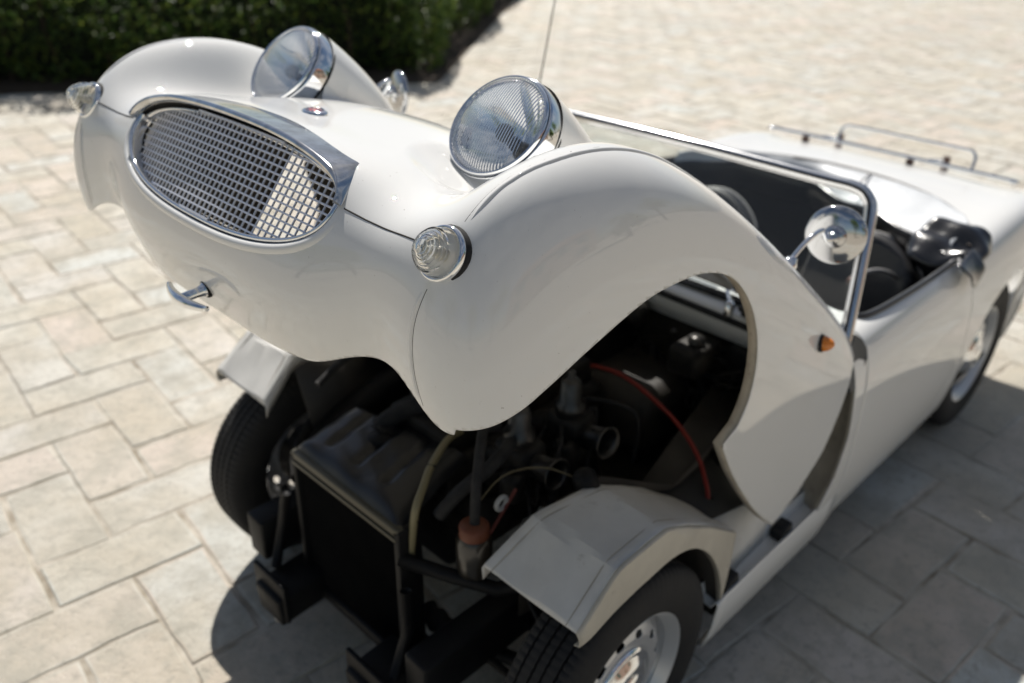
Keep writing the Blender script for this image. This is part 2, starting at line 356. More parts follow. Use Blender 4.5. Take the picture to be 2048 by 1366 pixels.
# rolled white lip round the lower half of the mouth
prof = [(.0005, -.012), (.001, .0005), (.004, .003), (.009, .0025), (.013, .0005), (.016, -.004)]
half = [k for k in range(nR//2, nR+1)]; RV = []
for k in half:
    q = min(1, 5*min(k-nR//2, nR-k)/nR*2+.15)
    for g_, h_ in prof:
        a, b = dshape(nR, g_)[k % nR]; RV.append((base[k % nR]+h_*q-(1-q)*.002, a, b))
v, f = opened((RV, gridf(len(half), len(prof)))); mesh('mouth_lip', v, f, PAINT, bonnet)
GX = .540
DUCT = mat('dark_duct_paint', (.022, .019, .016), .7, noise=(20., (.045, .038, .03)))
for sgn in (1, -1):                                    # air duct walls behind the mouth
    V = [];
    for xx in np.linspace(.500, .215, 8):
        zt_ = float(hood_z([xx], [sgn*.30])[0])-.022 if xx < .47 else .525
        for t in np.linspace(0, 1, 5): V.append((xx, sgn*(.312-.006*(.522-xx)/.3), .378+(zt_-.378)*t))
    v, f = opened((V, gridf(8, 5))); o = mesh('air_duct_wall', v, f, DUCT, bonnet); solid(o, .002, 0)
V = [(.075, -.45, .585), (.02, -.45, .545), (-.028, -.45, .505), (-.035, -.45, .46), (-.012, -.45, .42), (-.30, -.45, .42), (-.30, -.45, .65), (.05, -.45, .65)]
v, f = opened((V, [tuple(range(8))])); o = mesh('darkening_plate', v, f, DUCT, bonnet, smooth=False); solid(o, .002, 0)  # added plate that darkens the view through this part of the grille
WIRE = mat('plated_grille_wire', (.86, .87, .93), .36, .35)
def span(fn):                                          # interval where the mouth is open
    s = np.linspace(-.4, .4, 801); ok = fn(s) < 0; return (s[ok].min(), s[ok].max()) if ok.any() else None
zb = .374+.0075; k = 0
while zb < .552:
    sp = span(lambda s: grille_r(s, np.full_like(s, zb), -.010))
    if sp:
        P = [(GX-.03*(t/.32)**2, t, zb) for t in np.linspace(sp[0], sp[1], 15)]
        V = []
        for q in P: V += [(q[0]-.001, q[1], q[2]-.0016), (q[0]+.003, q[1], q[2]-.0014), (q[0]+.003, q[1], q[2]+.0014), (q[0]-.001, q[1], q[2]+.0016)]
        v, f = opened((V, gridf(len(P), 4, False, True))); mesh('horizontal_bar', v, f, WIRE, gr, smooth=False)
    zb += .0123
yb = -.308
while yb < .31:
    zs = np.linspace(.36, .56, 401); ok = grille_r(np.full_like(zs, yb), zs, -.010) < 0
    if ok.any():
        a, b = zs[ok].min(), zs[ok].max(); xx = GX-.03*(yb/.32)**2-.0012
        v, f = box((xx, yb, (a+b)/2), (.0026, .0022, b-a)); v, f = opened((v, f)); mesh('vertical_bar', v, f, WIRE, gr, smooth=False)
    yb += .0140
# chrome brow: front edge follows the mouth, back edge lies on the hood, ends run down to the seam
def skin_near(p):
    k = np.argsort(((BV-np.array(p))**2).sum(1))[:1]; return BV[k[0]]
bw = []; NB = 121; KB = 14
for t in np.linspace(-1, 1, NB):
    s_ = abs(t); sg = 1 if t >= 0 else -1
    a = (1-s_)*math.pi/2; e = 2/2.4
    ya, za = .3185*math.cos(a)**e, .485+.0625*math.sin(a)**e
    xa = float(np.interp(ya, [0, .2, .32], [.561, .559, .549]))
    if s_ < .68: q = s_/.68; B = Vector((.499+.001*q, .281*q, .587-.025*q**2))
    else:
        q = (s_-.68)/.32; B = Vector((.500+.043*q, .281+.047*q, .562-.078*q+.006*math.sin(math.pi*q)))
    A = Vector((xa, ya, za)); out_n = Vector((.75, .0, .66)) if s_ < .68 else Vector((.85, .35, .35))
    for k in range(KB):
        if k == 0: P = A+Vector((-.016, 0, .001))
        elif k == 1: P = A+Vector((.002, 0, -.001))
        else:
            q = (k-1)/(KB-2); P = A.lerp(B, q)+out_n*(.0034*math.sin(math.pi*min(1, q*1.0))**.6+.0045*math.exp(-q*7)-.002*q)*(1-.35*max(0, s_-.68)/.32)+Vector((.004*(1-q), 0, .002))
        bw.append((P.x, sg*P.y, P.z))
v, f = opened((bw, gridf(NB, KB))); b = mesh('chrome_brow', v, f, CHROMEW, gr)
# ---- indicators: beehive lenses beside the grille seam
AMBER = mat('amber_plastic', (1., .30, .02), .2, trans=.25, coat=.6)
CLEARP = mat('clear_ribbed_plastic', (.985, .98, .95), .015, trans=1., ior=1.47)
for sgn, lab in ((1, 'clear beehive front lamp on the nearer wing'), (-1, 'clear beehive front lamp on the farther wing')):
    O = Vector((.5265, sgn*.533, .482)); ax = Vector((1, sgn*.03, -.12)).normalized()
    il = empty('indicator_lamp', parent=car); il['label'] = lab
    v, f = opened(lathe([(.0400, -.010), (.0400, .000), (.0390, .0025), (.035, .004)], 56, O, ax)); mesh('gasket', v, f, RUBBER, il)
    v, f = opened(lathe([(.0372, .003), (.0375, .008), (.0360, .0115), (.0335, .0125), (.0318, .010), (.0315, .006)], 56, O, ax)); mesh('bezel', v, f, CHROME, il)
    pr = [(.0315, .006), (.0312, .020), (.0300, .024)]
    for r_, h_ in ((.0295, .0275), (.0262, .0325), (.0225, .0372), (.0185, .0414), (.0145, .0448), (.0105, .0474)):
        pr += [(r_, h_-.0012), (r_-.0004, h_+.0012), (r_-.0022, h_+.0016)]
    pr += [(.0062, .0500), (.0035, .0508), (.0005, .0508)]
    pr += [(.0005, .0470), (.006, .0455), (.012, .0420), (.019, .0350), (.0255, .0255), (.0285, .018), (.0290, .006)]
    v, f = opened(lathe(pr, 64, O, ax, close=True)); mesh('lens', v, f, CLEARP, il, autosm=40)
    v, f = opened(lathe([(.031, .006), (.022, -.004), (.006, -.010), (.0005, -.010)], 40, O, ax)); mesh('reflector', v, f, REFL, il)
    v, f = opened(lathe([(.0005, .028), (.006, .026), (.0085, .018), (.007, .008), (.007, -.006)], 24, O, ax)); mesh('bulb', v, f, mat('frosted_bulb', (.7, .68, .62), .3), il)
# ---- panel seams and wing beads laid on the skin
def skin_path(pts, lift=0.):
    out = []
    for q in smoothpath(pts, 10):
        d = ((BV-np.array(q))**2).sum(1); k = np.argsort(d)[:9]; c = BV[k].mean(0); u, s_, vt = np.linalg.svd(BV[k]-c); n_ = vt[2]
        if n_ @ (BV[k[0]]-np.array([0, 0, .4])) < 0: n_ = -n_
        p_ = np.array(q); p_ = p_-n_*((p_-c)@n_)+n_*lift; out.append(open_(p_))
    return out
GAP = mat('dark_panel_gap', (.035, .03, .025), .9)
for sgn in (1, -1):
    v, f = tube(skin_path([(.541, sgn*.330, .485), (.535, sgn*.41, .484), (.532, sgn*.495, .484)], -.0002), .0013, 6); mesh('nose_seam', v, f, GAP, bonnet)
    top = [(.515, sgn*.543, .528), (.497, sgn*.545, .575), (.445, sgn*.550, .640), (.375, sgn*.553, .700), (.29, sgn*.555, .745), (.17, sgn*.553, .776), (.02, sgn*.556, .795), (-.15, sgn*.556, .81), (-.4, sgn*.556, .82)]
    tp = skin_path(top, -.0010); v, f = tube(tp, [.0042*min(1, .15+8*min(i, len(tp)-1-i)/len(tp)) for i in range(len(tp))], 8); mesh('wing_bead', v, f, PAINT, bonnet)
    top2 = [(a, b-sgn*.0055, c) for a, b, c in top]
    if sgn > 0: v, f = tube(skin_path(top2, -.0006), .0009, 6); mesh('bead_seam', v, f, GAP, bonnet)
    low = [(.52, sgn*.526, .435), (.498, sgn*.518, .385), (.463, sgn*.520, .335), (.428, sgn*.530, .300)]
    lw = skin_path(low, -.0016); v, f = tube(lw, [.0040*min(1, .15+6*min(i, len(lw)-1-i)/len(lw)) for i in range(len(lw))], 8); mesh('lower_wing_bead', v, f, PAINT, bonnet)
    low2 = [(a, b+sgn*.0058, c) for a, b, c in low]
    v, f = tube(skin_path(low2, -.0005), .0009, 6); mesh('lower_bead_seam', v, f, GAP, bonnet)
# ---- returned flanges along arch and rear edges
def skin_y(xx, zz, sgn):
    B = BV[BV[:, 1]*sgn > .4]; d = (B[:, 0]-xx)**2+(B[:, 2]-zz)**2; k = np.argsort(d)[:14]; A = np.c_[B[k, 0]-xx, B[k, 2]-zz, np.ones(14)]; return float(np.linalg.lstsq(A, B[k, 1], rcond=None)[0][2])
DIRTY = mat('grimy_cream_paint', (.46, .41, .33), .6, noise=(14., (.33, .29, .23)), dirt=(40., (.12, .10, .08), .58, .78))
for sgn in (1, -1):
    V = []; pts = ARCH_S[24:]+LOWER_S
    for a, b in pts:
        yy = skin_y(a, b, sgn); q_ = Vector((a+.02, b-.42)).normalized()*.0022; V += [(a+q_.x, yy-sgn*.002, b+q_.y), (a+q_.x, yy-sgn*.022, b+q_.y)]
    v, f = opened((V, gridf(len(pts), 2))); o = mesh('arch_flange', v, f, DIRTY, bonnet); solid(o, .002, 0)
    V = []
    for zz in np.linspace(.32, .76, 14):
        xx = float(np.interp(zz, [.319, .409, .529, .671, .79], [-.766, -.810, -.835, -.815, -.800])); yy = skin_y(xx, zz, sgn); V += [(xx+.001, yy-sgn*.001, zz), (xx+.001, yy-sgn*.018, zz)]
    v, f = opened((V, gridf(14, 2))); o = mesh('rear_flange', v, f, DIRTY, bonnet); solid(o, .002, 0)
# under-bonnet stiffener frame seen through the arches
for xx in (.16,):
    P = [(xx, t, float(hood_z([xx], [t])[0])-.02) for t in np.linspace(-.5, .5, 21)]
    V = []
    for q in P: V += [(q[0]-.02, q[1], q[2]+.01), (q[0]-.012, q[1], q[2]-.012), (q[0]+.012, q[1], q[2]-.012), (q[0]+.02, q[1], q[2]+.01)]
    v, f = opened((V, gridf(21, 4))); mesh('stiffener', v, f, INNER, bonnet)
# ---- hood badge and release handle
RED = mat('red_enamel', (.35, .02, .02), .25, coat=.8)
bd = empty('bonnet_badge', parent=car); bd['label'] = 'small oval chrome and red badge on the hood centre'
bz = float(hood_z([.421], [0])[0]); O = Vector((.421, 0, bz)); ax = Vector((.55, 0, .83)).normalized()
def oval(vf, sy): return [Vector((p.x, p.y*sy, p.z)) for p in vf[0]], vf[1]
v, f = opened(oval(lathe([(.020, -.002), (.0205, .003), (.017, .0055), (.013, .006)], 40, O, ax), 1.35)); mesh('badge_rim', v, f, CHROME, bd)
v, f = opened(oval(lathe([(.0135, .0055), (.006, .0075), (.0005, .008)], 40, O, ax), 1.35)); mesh('badge_centre', v, f, RED, bd)
for k in range(10):
    a = 2*math.pi*k/10; u_ = ax.orthogonal().normalized(); w_ = ax.cross(u_)
    p0 = O+ax*.0065+u_*(.014*math.cos(a))+w_*(.014*math.sin(a)); v, f = opened(oval(lathe([(.0022, 0), (.0018, .0012), (.0003, .0016)], 8, p0, ax), 1.)); mesh('badge_stud', v, f, CHROME, bd)
hd = empty('bonnet_release_handle', parent=car); hd['label'] = 'dark chrome T-shaped release handle under the grille'
O = Vector((.455, 0, .274)); ax = Vector((.74, 0, -.67)).normalized()
v, f = opened(lathe([(.016, -.004), (.016, .003), (.014, .006), (.010, .007)], 28, O, ax)); mesh('escutcheon', v, f, BLACK, hd)
v, f = opened(lathe([(.013, .006), (.010, .011), (.0085, .020), (.0085, .046), (.0005, .048)], 24, O, ax)); mesh('stem', v, f, CHROME, hd)
P = [O+ax*float(.050-.014*(t/.066)**2)+Vector((0, float(t), 0)) for t in np.linspace(-.066, .066, 21)]
v, f = opened(tube(P, [0.0098-.0050*abs(t/.066)**1.5 for t in np.linspace(-.066, .066, 21)], 10)); mesh('grip', v, f, CHROME, hd)
# ---- wing mirrors and amber side repeaters (they ride on the raised bonnet)
GLS = mat('mirror_glass', (.9, .9, .92), .02, 1.)
for sgn, lab in ((1, 'round chrome wing mirror on the nearer wing seen from behind'), (-1, 'round chrome wing mirror on the farther wing behind the headlamp')):
    mr = empty('wing_mirror', parent=car); mr['label'] = lab
    bx_, by_ = (-.335 if sgn > 0 else -.105), sgn*.575; bz = float(hood_z([bx_], [by_])[0]); B = Vector((bx_, by_, bz))
    Hh = Vector((bx_-.093, sgn*.598, bz+(.112 if sgn > 0 else .085))); axm = Vector((.82, sgn*.275, -.50)).normalized()
    v, f = opened(lathe([(.017, -.003), (.016, .005), (.010, .012), (.0065, .018)], 24, B, (0, sgn*.3, 1))); mesh('base', v, f, CHROME, mr)
    P = smoothpath([B+Vector((0, 0, .012)), B+Vector((-.008, sgn*.004, .045)), B+Vector((-.022, sgn*.010, .078)), B+Vector((-.045, sgn*.014, .100)), Hh+axm*.036+Vector((.008, -sgn*.006, -.006)), Hh+axm*.030], 8)
    v, f = opened(tube(P, .0052, 10)); mesh('stalk', v, f, CHROME, mr)
    pr = [(.0008, .036), (.008, .035), (.0125, .030), (.0135, .024), (.018, .0225), (.023, .018), (.026, .0115), (.040, .0095), (.054, .0062), (.063, .0025), (.0665, -.002), (.0665, -.006), (.064, -.008)]
    pr = [(a*.94, b) for a, b in pr]; v, f = opened(lathe(pr, 64, Hh, axm)); mesh('head', v, f, mat('dull_mirror_back', (.58, .58, .58), .09, 1., rvar=.04), mr, autosm=50)
    v, f = opened(lathe([(.0605, -.0065), (.03, -.006), (.0005, -.006)], 48, Hh, axm)); mesh('glass', v, f, GLS, mr)
    rp = empty('side_repeater', parent=car); rp['label'] = 'amber cone side repeater with black base on the %s bonnet flank' % ('nearer' if sgn > 0 else 'farther')
    Q = Vector((-.520, skin_y(-.520, .722, sgn), .722)); axr = Vector((-.04, sgn, .28)).normalized()
    v, f = opened(lathe([(.0195, -.004), (.0195, .005), (.0175, .0065)], 28, Q, axr)); mesh('base', v, f, RUBBER, rp)
    v, f = opened(lathe([(.0175, .005), (.0162, .012), (.0125, .020), (.007, .0265), (.0005, .029)], 28, Q, axr)); mesh('lens', v, f, AMBER, rp)
# ================================================================== BODY BEHIND THE BONNET
BX = [-.76, -.86, -1.05, -1.30, -1.55, -1.80, -2.05, -2.30, -2.52, -2.68, -2.76]
ZC = [.80, .80, .80, .80, .795, .797, .812, .802, .755, .66, .54]        # height of deck / shoulder along the car
YS = [1, 1, 1, 1, 1, 1, 1, .985, .94, .86, .74]
BROWS = [(0, 0, 'c'), (.28, -.002, 'c'), (.46, -.006, 'c'), (.56, -.004, 'c'), (.607, -.022, 'c'), (.636, -.075, 'c'), (.650, -.18, 'c'), (.652, .46, 'a'), (.643, .32, 'a'), (.622, .21, 'a'), (.60, .165, 'a'), (.57, .14, 'a')]
def body_net():
    half = []
    for y, d, k in BROWS:
        row = []
        for i, xx in enumerate(BX):
            zz = ZC[i]+d if k == 'c' else min(d, ZC[i]-.2+.0) if d > .4 else d
            if k == 'a' and i >= 8: zz = d+(.10, .17, .22)[i-8]*(1-(d-.14)/.4)
            row.append((xx, y*YS[i], zz))
        half.append(row)
    neg = [[(a, -b, c) for a, b, c in r] for r in half[:0:-1]]
    return np.array(neg+half)
BN = body_net(); bTV, bTU = chord(BN, 0), chord(BN, 1)
nu, nv = 200, 220
Sb = np.einsum('ai,jik,bj->abk', spl_matrix(bTU, np.linspace(0, 1, nu)), BN, spl_matrix(bTV, np.linspace(0, 1, nv))).reshape(-1, 3)
Fb = [f[::-1] for f in gridf(nu, nv)]
x, y, z = Sb.T; ay = np.abs(y)
edge = x*-1-np.interp(z, [.15, .319, .409, .529, .671, .79, .85], [.775, .775, .818, .842, .824, .808, .805])      # matches the bonnet's rear edge
plan = [(-.945, 0), (-.945, .50), (-.99, .575), (-1.25, .590), (-1.55, .590), (-1.70, .575), (-1.85, .50), (-1.97, .36), (-2.03, .18), (-2.05, 0)]
plan = plan+[(a, -b) for a, b in plan[-2:0:-1]]
cock = np.where(z > .68, poly_sd(x, y, plan), 1.)
rarch = np.where(ay > .48, np.maximum(np.hypot(x+2.035, (z-.27)*1.0)-.338, np.where(z > .9, 1, -1)), 1.)
DOOR = [(-.885, .245), (-1.50, .245), (-1.60, .32), (-1.655, .45), (-1.63, .62), (-1.56, .80), (-1.56, .95), (-.885, .95)]
DSD = np.where(ay > .45, poly_sd(x, z, DOOR), 1.)
low = z-.165
val = np.minimum.reduce([edge, cock, rarch, low, DSD-.0022])
V, F = clip(Sb, Fb, val); body = mesh('body_shell', V, F, PAINT, car); solid(body, .003)
for sgn, lab in ((1, 'white door on the shaded side nearer the camera'), (-1, 'white door on the sunny far side')):
    V, F = clip(Sb, Fb, np.minimum.reduce([cock, np.where(y*sgn > .3, -DSD-.0022, -1.), low])); d = mesh('door', V, F, PAINT, car, label=lab); solid(d, .004)
TRIM = mat('black_vinyl_trim', (.018, .018, .020), .45, bump=(300., .2, .001), coat=.2)
CARPET = mat('black_carpet', (.010, .010, .011), .95)
# rubber along door tops, cockpit piping
def plan_path(pts, dz=0.):
    B = Sb[(Sb[:, 2] > .6)]; out = []
    for a, b in pts:
        d = (B[:, 0]-a)**2+(B[:, 1]-b)**2; out.append((a, b, float(B[np.argmin(d), 2])+dz))
    return out
for sgn in (1, -1):
    P = smoothpath(plan_path([(-.95, sgn*.535), (-.99, sgn*.575), (-1.25, sgn*.590), (-1.54, sgn*.590)], .002), 8)
    v, f = tube(P, .009, 8); mesh('door_top_trim', v, f, TRIM, car)
arc = [(-1.66, .582), (-1.70, .572), (-1.85, .498), (-1.97, .36), (-2.03, .18), (-2.05, 0), (-2.03, -.18), (-1.97, -.36), (-1.85, -.498), (-1.70, -.572), (-1.66, -.582)]
v, f = tube(smoothpath(plan_path(arc, .004), 6), .013, 8); mesh('cockpit_piping', v, f, mat('taupe_piping', (.10, .085, .075), .6), car)
# inner structure: A-post faces, bulkhead, footwell sides, sills
for sgn in (1, -1):
    V = []
    for zz in np.linspace(.19, .775, 18):
        xx = -float(np.interp(zz, [.15, .319, .409, .529, .671, .79], [.775, .775, .818, .842, .824, .808])); B = Sb[(Sb[:, 1]*sgn > .3)]
        yy = float(B[np.argmin((B[:, 0]-xx)**2+(B[:, 2]-zz)**2), 1])
        V += [(xx-.002, yy-sgn*.001, zz), (xx-.004, yy-sgn*.012, zz), (xx-.020, yy-sgn*.020, zz), (xx-.030, yy-sgn*.075, zz), (xx-.012, yy-sgn*.16, zz)]
    o = mesh('door_post', V, gridf(18, 5), DIRTY, car); solid(o, .002, 0)
    # front sill: outer face, trough with the rubber bonnet rests
    xs = np.linspace(-.305, -.895, 16); V = []
    for xx in xs:
        fl = .012*max(0, 1-(-.305-xx)/.12)
        V += [(xx, sgn*.585, .335), (xx, sgn*.592, .300), (xx, sgn*.625, .297), (xx, sgn*.633, .316), (xx, sgn*.638, .318), (xx, sgn*.641, .312), (xx, sgn*.634, .235), (xx, sgn*.618, .165), (xx, sgn*.60, .160)]
    o = mesh('sill', V, gridf(16, 9), PAINT, car, autosm=45); solid(o, .003, 0)
    for xx in (-.385, -.64):
        v, f = box((xx, sgn*.613, .318), (.055, .036, .036), bev=.006, ry=rad(12)); mesh('bonnet_rest_block', v, f, RUBBER, car)
    v, f = box((-.655, sgn*.50, .43), (.03, .045, .05), bev=.005); mesh('bonnet_rest_block', v, f, RUBBER, car)
    # footwell side panel between wheel arch and door post
    V = [(-.335, sgn*.575, .51), (-.335, sgn*.595, .33), (-.335, sgn*.60, .30), (-.62, sgn*.575, .43), (-.62, sgn*.585, .33), (-.62, sgn*.59, .30), (-.86, sgn*.565, .42), (-.86, sgn*.575, .33), (-.86, sgn*.58, .30)]
    o = mesh('footwell_side', V, gridf(3, 3), INNER, car); solid(o, .004, 0)
    V = [(-.30, sgn*.40, .53), (-.335, sgn*.575, .512), (-.62, sgn*.33, .56), (-.62, sgn*.575, .432), (-.86, sgn*.30, .62), (-.86, sgn*.565, .422)]
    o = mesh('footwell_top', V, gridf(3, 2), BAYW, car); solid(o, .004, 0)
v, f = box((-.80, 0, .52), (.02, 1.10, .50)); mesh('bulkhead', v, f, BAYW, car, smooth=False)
v, f = box((-.52, 0, .34), (.5, 1.0, .02)); mesh('bay_floor', v, f, GREASE, car, smooth=False)
V = []
for t in np.linspace(-.59, .59, 30): V += [(-.772, t, .700), (-.772, t, .758-.012*(t/.59)**4), (-.776, t, .770-.012*(t/.59)**4), (-.786, t, .777-.012*(t/.59)**4), (-.86, t, .787-.014*(t/.59)**4), (-.96, t, .803-.02*(t/.59)**4)]
o = mesh('scuttle', V, gridf(30, 6), PAINT, car); solid(o, .003, 0)
obj0 = tube([(-.768, -.56, .752), (-.768, 0, .764), (-.768, .56, .752)], .009, 8); mesh('scuttle_seal', obj0[0], obj0[1], RUBBER, car)
for yy in (-.47, .36):
    hg = empty('bonnet_hinge', parent=car)
    v, f = box((-.80, yy, .786), (.06, .05, .012), bev=.003); mesh('hinge_plate', v, f, RAW, hg)
    v, f = tube([(-.775, yy-.03, .80), (-.775, yy+.03, .80)], .010, 10); mesh('hinge_pin', v, f, RAW, hg)
    v, f = tube([(-.775, yy, .80), (-.74, yy, .87), (-.68, yy, .90)], .008, 8); mesh('hinge_arm', v, f, GREASE, hg)
# ---- cockpit
def obj(name, vf, m, parent, **k): return mesh(name, vf[0], vf[1], m, parent, **k)
obj('underbody', box((-1.30, 0, .215), (1.86, 1.20, .02)), GREASE, car, smooth=False)
obj('cockpit_floor', box((-1.45, 0, .24), (1.25, 1.14, .02)), CARPET, car, smooth=False)
obj('transmission_tunnel', box((-1.30, 0, .30), (.95, .22, .22), bev=.04), CARPET, car)
for sgn in (1, -1): obj('door_lining', box((-1.30, sgn*.575, .48), (.90, .012, .58)), TRIM, car, smooth=False)
obj('rear_bulkhead', box((-2.02, 0, .48), (.02, 1.12, .54)), CARPET, car, smooth=False)
obj('dashboard', box((-.965, 0, .70), (.05, 1.12, .17), bev=.02, ry=rad(-8)), TRIM, car)
st = empty('steering_wheel', parent=car); C0 = Vector((-1.22, -.28, .72)); axs = Vector((-.93, 0, .37)).normalized(); uu = axs.orthogonal().normalized(); ww = axs.cross(uu)
v, f = tube([C0+.195*(math.cos(a)*uu+math.sin(a)*ww) for a in np.linspace(0, 2*math.pi, 48, endpoint=False)], .011, 8, True); mesh('wheel_rim', v, f, BLACK, st)
obj('hub', lathe([(.03, -.02), (.03, .01), (.02, .02), (.0005, .022)], 20, C0, axs), CHROME, st)
for k in range(3):
    a = k*2.094+.5; obj('spoke', tube([C0, C0+.19*(math.cos(a)*uu+math.sin(a)*ww)], .005, 6), CHROME, st)
obj('column', tube([C0, C0-axs*.3], .016, 10), BLACK, st)
PIPE = mat('pale_seat_piping', (.32, .31, .30), .5)
for sgn in (1, -1):
    se = empty('seat', parent=car); se['label'] = 'black vinyl bucket seat with pale piping, %s the camera' % ('nearer' if sgn > 0 else 'farther from')
    cy = sgn*.30
    obj('cushion', box((-1.42, cy, .34), (.46, .40, .14), bev=.05), TRIM, se)
    V = []; W_, Hh_ = .205, .38
    for i in range(13):
        t = i/12; hw = W_*(1-.12*t-.35*max(0, t-.8)**1.2/.2**1.2*.5); zz = .36+Hh_*t; xx = -1.58-.13*t
        for k in range(9):
            q = (k/8-.5)*2; V.append((xx+.035*q*q, cy+hw*q, zz-.05*max(0, t-.75)/.25*q*q))
    o = mesh('backrest', V, gridf(13, 9), TRIM, se); solid(o, .07)
    edge_i = [i*9 for i in range(13)]+[12*9+k for k in range(1, 9)]+[i*9+8 for i in range(11, -1, -1)]
    obj('piping', tube(smoothpath([Vector(V[i])+Vector((.004, 0, .002)) for i in edge_i], 3), .006, 6), PIPE, se)
dp = empty('door_pocket_rail', parent=car)
P = smoothpath([(-1.22, .43, .775), (-1.30, .425, .768), (-1.437, .42, .732), (-1.58, .42, .665), (-1.66, .42, .58), (-1.65, .42, .50)], 6); obj('rail', tube(P, .006, 8), PIPE, dp)
obj('rail_stud', lathe([(.011, -.01), (.010, .004), (.0005, .006)], 14, (-1.20, .43, .775), (1, 0, 0)), mat('brown_stud', (.16, .07, .05), .5), dp)
# ---- folded tonneau over the rear of the cockpit
VINYL = mat('pale_vinyl_cover', (.62, .64, .66), .55, coat=.1, coat_rough=.3, bump=(7., .25, .02), noise=(4., (.50, .52, .54)))
GLOSSV = mat('glossy_black_vinyl', (.014, .014, .016), .28, coat=.6, coat_rough=.15, bump=(9., .22, .02))
tn = empty('tonneau_cover', parent=car); tn['label'] = 'pale vinyl cover stretched behind the seats with a black glossy corner flap'
V = []; n1, n2 = 22, 49
for i in range(n1):
    t = i/(n1-1)
    for k in range(n2):
        yq = (k/(n2-1)-.5)*2; yy = yq*.545
        back = float(np.interp(abs(yy), [0, .18, .36, .5, .575], [-2.045, -2.025, -1.965, -1.845, -1.70])); front = max(back+.04, -1.93+.62*yy)
        xx = back+(front-back)*t; zz = .812-.010*t-.035*t*t*(1-.5*yq*yq)+.010*math.sin(9*yy+5*t)*t+.006*math.sin(23*yy+3*t)*t
        V.append((xx, yy, zz+.012*(1-t)))
o = mesh('cover_sheet', V, gridf(n1, n2), VINYL, tn); solid(o, .003)
hem = [Vector(V[(n1-1)*n2+k])+Vector((.006, 0, -.004)) for k in range(n2)]; obj('hem', tube(hem, .011, 8), GLOSSV, tn)
V = []
for k in range(n2):
    p_ = V0 = hem[k]; V += [p_, p_+Vector((.012, 0, -.03)), p_+Vector((-.02, 0, -.10))]
mesh('hem_skirt', V, gridf(n2, 3), GLOSSV, tn)
obj('cover_seam', tube(smoothpath([(-2.03, .10, .830), (-1.97, .105, .826), (-1.92, .11, .820), (-1.87, .115, .806)], 8), .0035, 6), PIPE, tn)
V = []; n1, n2 = 34, 40
for i in range(n1):
    s_ = i/(n1-1)
    for k in range(n2):
        t0 = k/(n2-1); q1, q2 = 2*t0-1, 2*s_-1; t = .5+.5*q1*math.sqrt(1-.42*q2*q2); s1 = .5+.5*q2*math.sqrt(1-.42*q1*q1); xx = -1.73+.20*t-.05*s1; yy = .43+.205*s1
        ed = max(q1*q1, q2*q2); zz = .814+.016*math.sin(math.pi*s1)*(1-t)+.012*math.sin(5*t+2.5*s1)-.040*t*t+.007*math.sin(14*t-5*s1)+.005*math.sin(9*s1+7*t)-.022*ed**5
        V.append((xx, yy, zz))
o = mesh('corner_flap', V, gridf(n1, n2), GLOSSV, tn); solid(o, .008)
V = []
for i in range(16):
    s_ = i/15
    for k in range(8):
        t = k/7; V.append((-1.60+.135*s_, .612+.050*math.sin(math.pi*t*.55)+.010*s_, .815-.01*s_-.085*t*(.55+.45*math.sin(3.0*s_+.4))))
o = mesh('hanging_flap', V, gridf(16, 8), GLOSSV, tn); solid(o, .005)
# ---- windscreen
wsn = empty('windscreen', parent=car); wsn['label'] = 'raked flat windscreen in a polished metal frame'
def wsp(yy, s_): return Vector((-.812-.157*s_, yy*(1-.10*s_), .785+.330*s_))
outl = [wsp(-.600, 0), wsp(-.596, .5), wsp(-.590, .85), wsp(-.575, .955), wsp(-.535, 1.0), wsp(-.42, 1.003), wsp(0, 1.012), wsp(.42, 1.003), wsp(.535, 1.0), wsp(.575, .955), wsp(.590, .85), wsp(.596, .5), wsp(.600, 0)]
P = smoothpath(outl, 6); nrm = (wsp(0, 1)-wsp(0, 0)).cross(Vector((0, 1, 0))).normalized()
V = []
for i, p_ in enumerate(P):
    a = P[max(0, i-1)]; b = P[min(len(P)-1, i+1)]; tg = (b-a).normalized(); bi = tg.cross(nrm)
    for q, h_ in ((-.016, -.006), (-.014, .010), (-.006, .016), (.006, .015), (.013, .008), (.015, -.008), (.006, -.016), (-.008, -.015)): V.append(p_+bi*q+nrm*h_)
mesh('frame', V, gridf(len(P), 8, False, True), mat('polished_frame', (.80, .80, .79), .14, 1., rvar=.05), wsn)
obj('lower_rail', tube([wsp(-.59, .03), wsp(.59, .03)], .011, 8), RUBBER, wsn)
V = [wsp((k/20-.5)*1.17, .02) for k in range(21)]+[wsp((k/20-.5)*1.15, .99) for k in range(21)]
mesh('glass', V, gridf(2, 21), thin_glass('windscreen_glass', (.90, .94, .92), None, .02, 1.5, .004), wsn)
P2 = [p_-nrm*.012 for p_ in P]; obj('glass_seal', tube(P2, .006, 6), RUBBER, wsn)
for sgn in (1, -1):
    V = [(-.790, sgn*.622, .770), (-.790, sgn*.640, .700), (-.800, sgn*.645, .672), (-.850, sgn*.640, .700), (-.882, sgn*.636, .735), (-.885, sgn*.628, .760), (-.862, sgn*.620, .790), (-.830, sgn*.612, .812)]
    n_ = len(V); V2 = V+[(a, b-sgn*.014, c) for a, b, c in V]; F = [tuple(range(n_)), tuple(range(2*n_-1, n_-1, -1))]+[(i, (i+1) % n_, (i+1) % n_+n_, i+n_) for i in range(n_)]
    mesh('post_bracket', V2, F, mat('grey_painted_bracket', (.055, .06, .066), .55, .1), wsn, smooth=False)
